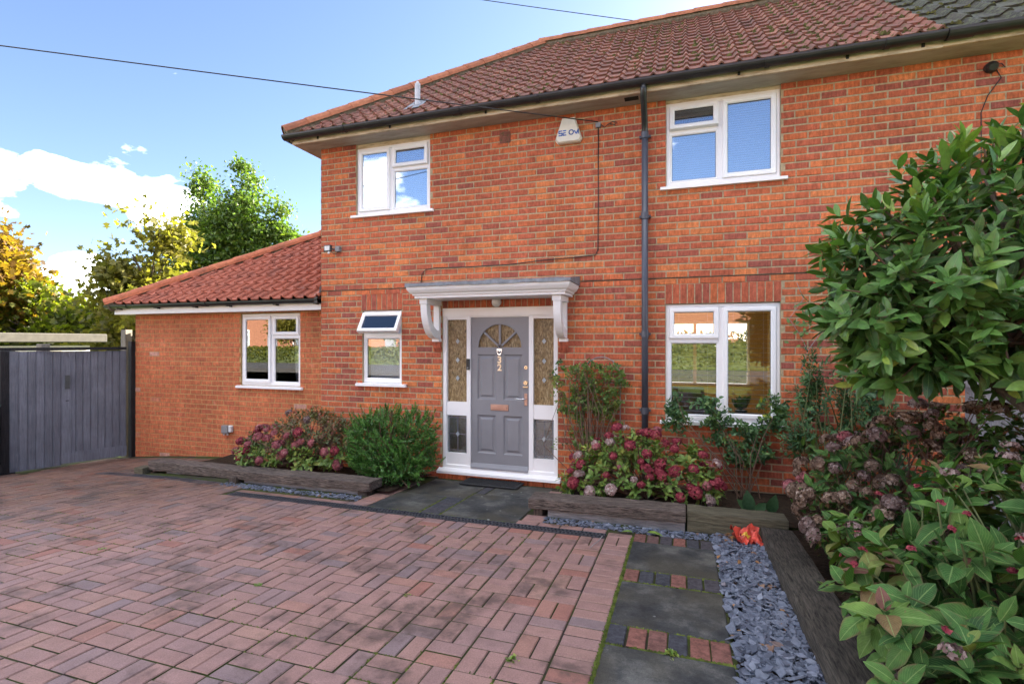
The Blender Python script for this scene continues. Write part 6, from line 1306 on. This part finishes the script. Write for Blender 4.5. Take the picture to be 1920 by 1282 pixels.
m.build('trunk', 'bark', t, smooth=True); stems(t, (1.75, -2.2, 1.7), P[::3], rr, .012, .005, 'stem_brown', 'twigs')
# --- dried hydrangea behind the sleeper corner
rr = np.random.default_rng(108); t = thing('hydrangea', 'dried brown hydrangea heads crowded behind the sleeper corner', 'hydrangea', (1.2, -1.8, .15))
LB = [(1.05, -1.75, .62, .30, .36, .38), (1.35, -1.65, .82, .36, .36, .34), (1.0, -2.05, .42, .22, .3, .3), (1.65, -1.5, .95, .36, .36, .3), (1.3, -2.05, .5, .3, .3, .35), (1.95, -1.7, 1.0, .36, .36, .36)]
HP, HN = lobe_points(LB, 120, rr, (.85, 1.1), -.5, .25); heads(t, HP, HN, ['petal_brown', 'petal_dusty', 'petal_white', 'petal_pink'], [9, 4, .5, .5], rr, (.6, 1.0)); stems(t, (1.3, -1.7, .15), HP, rr, .006, .0025, 'stem_brown', bow=.2)
P, N = lobe_points(LB, 210, rr, (.6, 1.06), -.5, .25); a = shoots(P, N, rr, 5, .10, 1.1, (.06, .12), .3, (.35, .25), True); leaf_set(t, OVAL4, *a[:5], 'leaf_hydrangea', 0)
P, N = lobe_points(LB, 200, rr, (.6, 1.05), -.6, .25); a = shoots(P, N, rr, 5, .08, 1.2, (.03, .06), .1, (.4, .25), droop=.6); leaf_set(t, OVAL, *a[:5], 'dead_leaf', 0, mass='withered_leaves')
P = np.array([(.86, -1.55, .62), (.80, -1.45, .60), (.90, -1.42, .66)]); heads(t, P, np.tile([[-.3, -.6, .6]], (3, 1)), ['petal_pink'], [1], rr, (.7, .9)); stems(t, (1.1, -1.5, .2), P, rr, .005, .002, 'stem_green')
# --- green hydrangea in front
rr = np.random.default_rng(109); t = thing('hydrangea', 'broad leaved green hydrangea nearest the camera, overhanging the long sleeper', 'hydrangea', (1.2, -3.3, .2))
LB = [(1.02, -3.35, .56, .34, .40, .36), (1.38, -3.05, .78, .40, .42, .36), (.98, -3.75, .42, .30, .30, .26), (1.45, -3.55, .60, .42, .42, .42), (1.65, -2.8, .85, .4, .4, .36), (1.02, -2.85, .62, .26, .30, .30)]
P, N = lobe_points(LB, 165, rr, (.75, 1.05), -.5, .22); a = list(shoots(P, N, rr, 7, .10, 1.15, (.075, .175), .5, (.50, .30), True, .35)); leaf_set(t, [leaf_template(6, .56, .16, .22, .45, .012), leaf_template(6, .50, .28, .08, .42, .02), leaf_template(7, .60, .05, .38, .45, .02), leaf_template(6, .46, -.10, .28, .45, .025)], *a[:5], 'leaf_hydrangea', 300); stems(t, (1.25, -3.3, .2), P, rr, .008, .004, 'stem_green', bow=.15)
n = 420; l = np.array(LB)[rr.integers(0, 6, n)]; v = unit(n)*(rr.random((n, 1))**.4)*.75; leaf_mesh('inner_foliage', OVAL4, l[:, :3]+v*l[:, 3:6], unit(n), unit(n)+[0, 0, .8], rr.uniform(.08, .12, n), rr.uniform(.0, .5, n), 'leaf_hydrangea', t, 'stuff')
HP, HN = lobe_points(LB, 26, rr, (.98, 1.1), 0, .2); small = head_mesh('petal_dusty', 0, 5, .035, 40, .012, .4); pinkb = head_mesh('petal_red', 0, 6, .012, 8, .014, .6)
for p, nn in zip(HP, HN): place('flower_head', small, t, Matrix.Translation(p) @ Matrix.Rotation(rr.random()*6, 4, 'Z'))
HP, HN = lobe_points(LB, 34, rr, (1.0, 1.1), -.3, .2)
for p, nn in zip(HP, HN): place('flower', pinkb, t, Matrix.Translation(p) @ Matrix.Rotation(rr.random()*6, 4, 'Z') @ Matrix.Rotation(rr.random(), 4, 'X'))
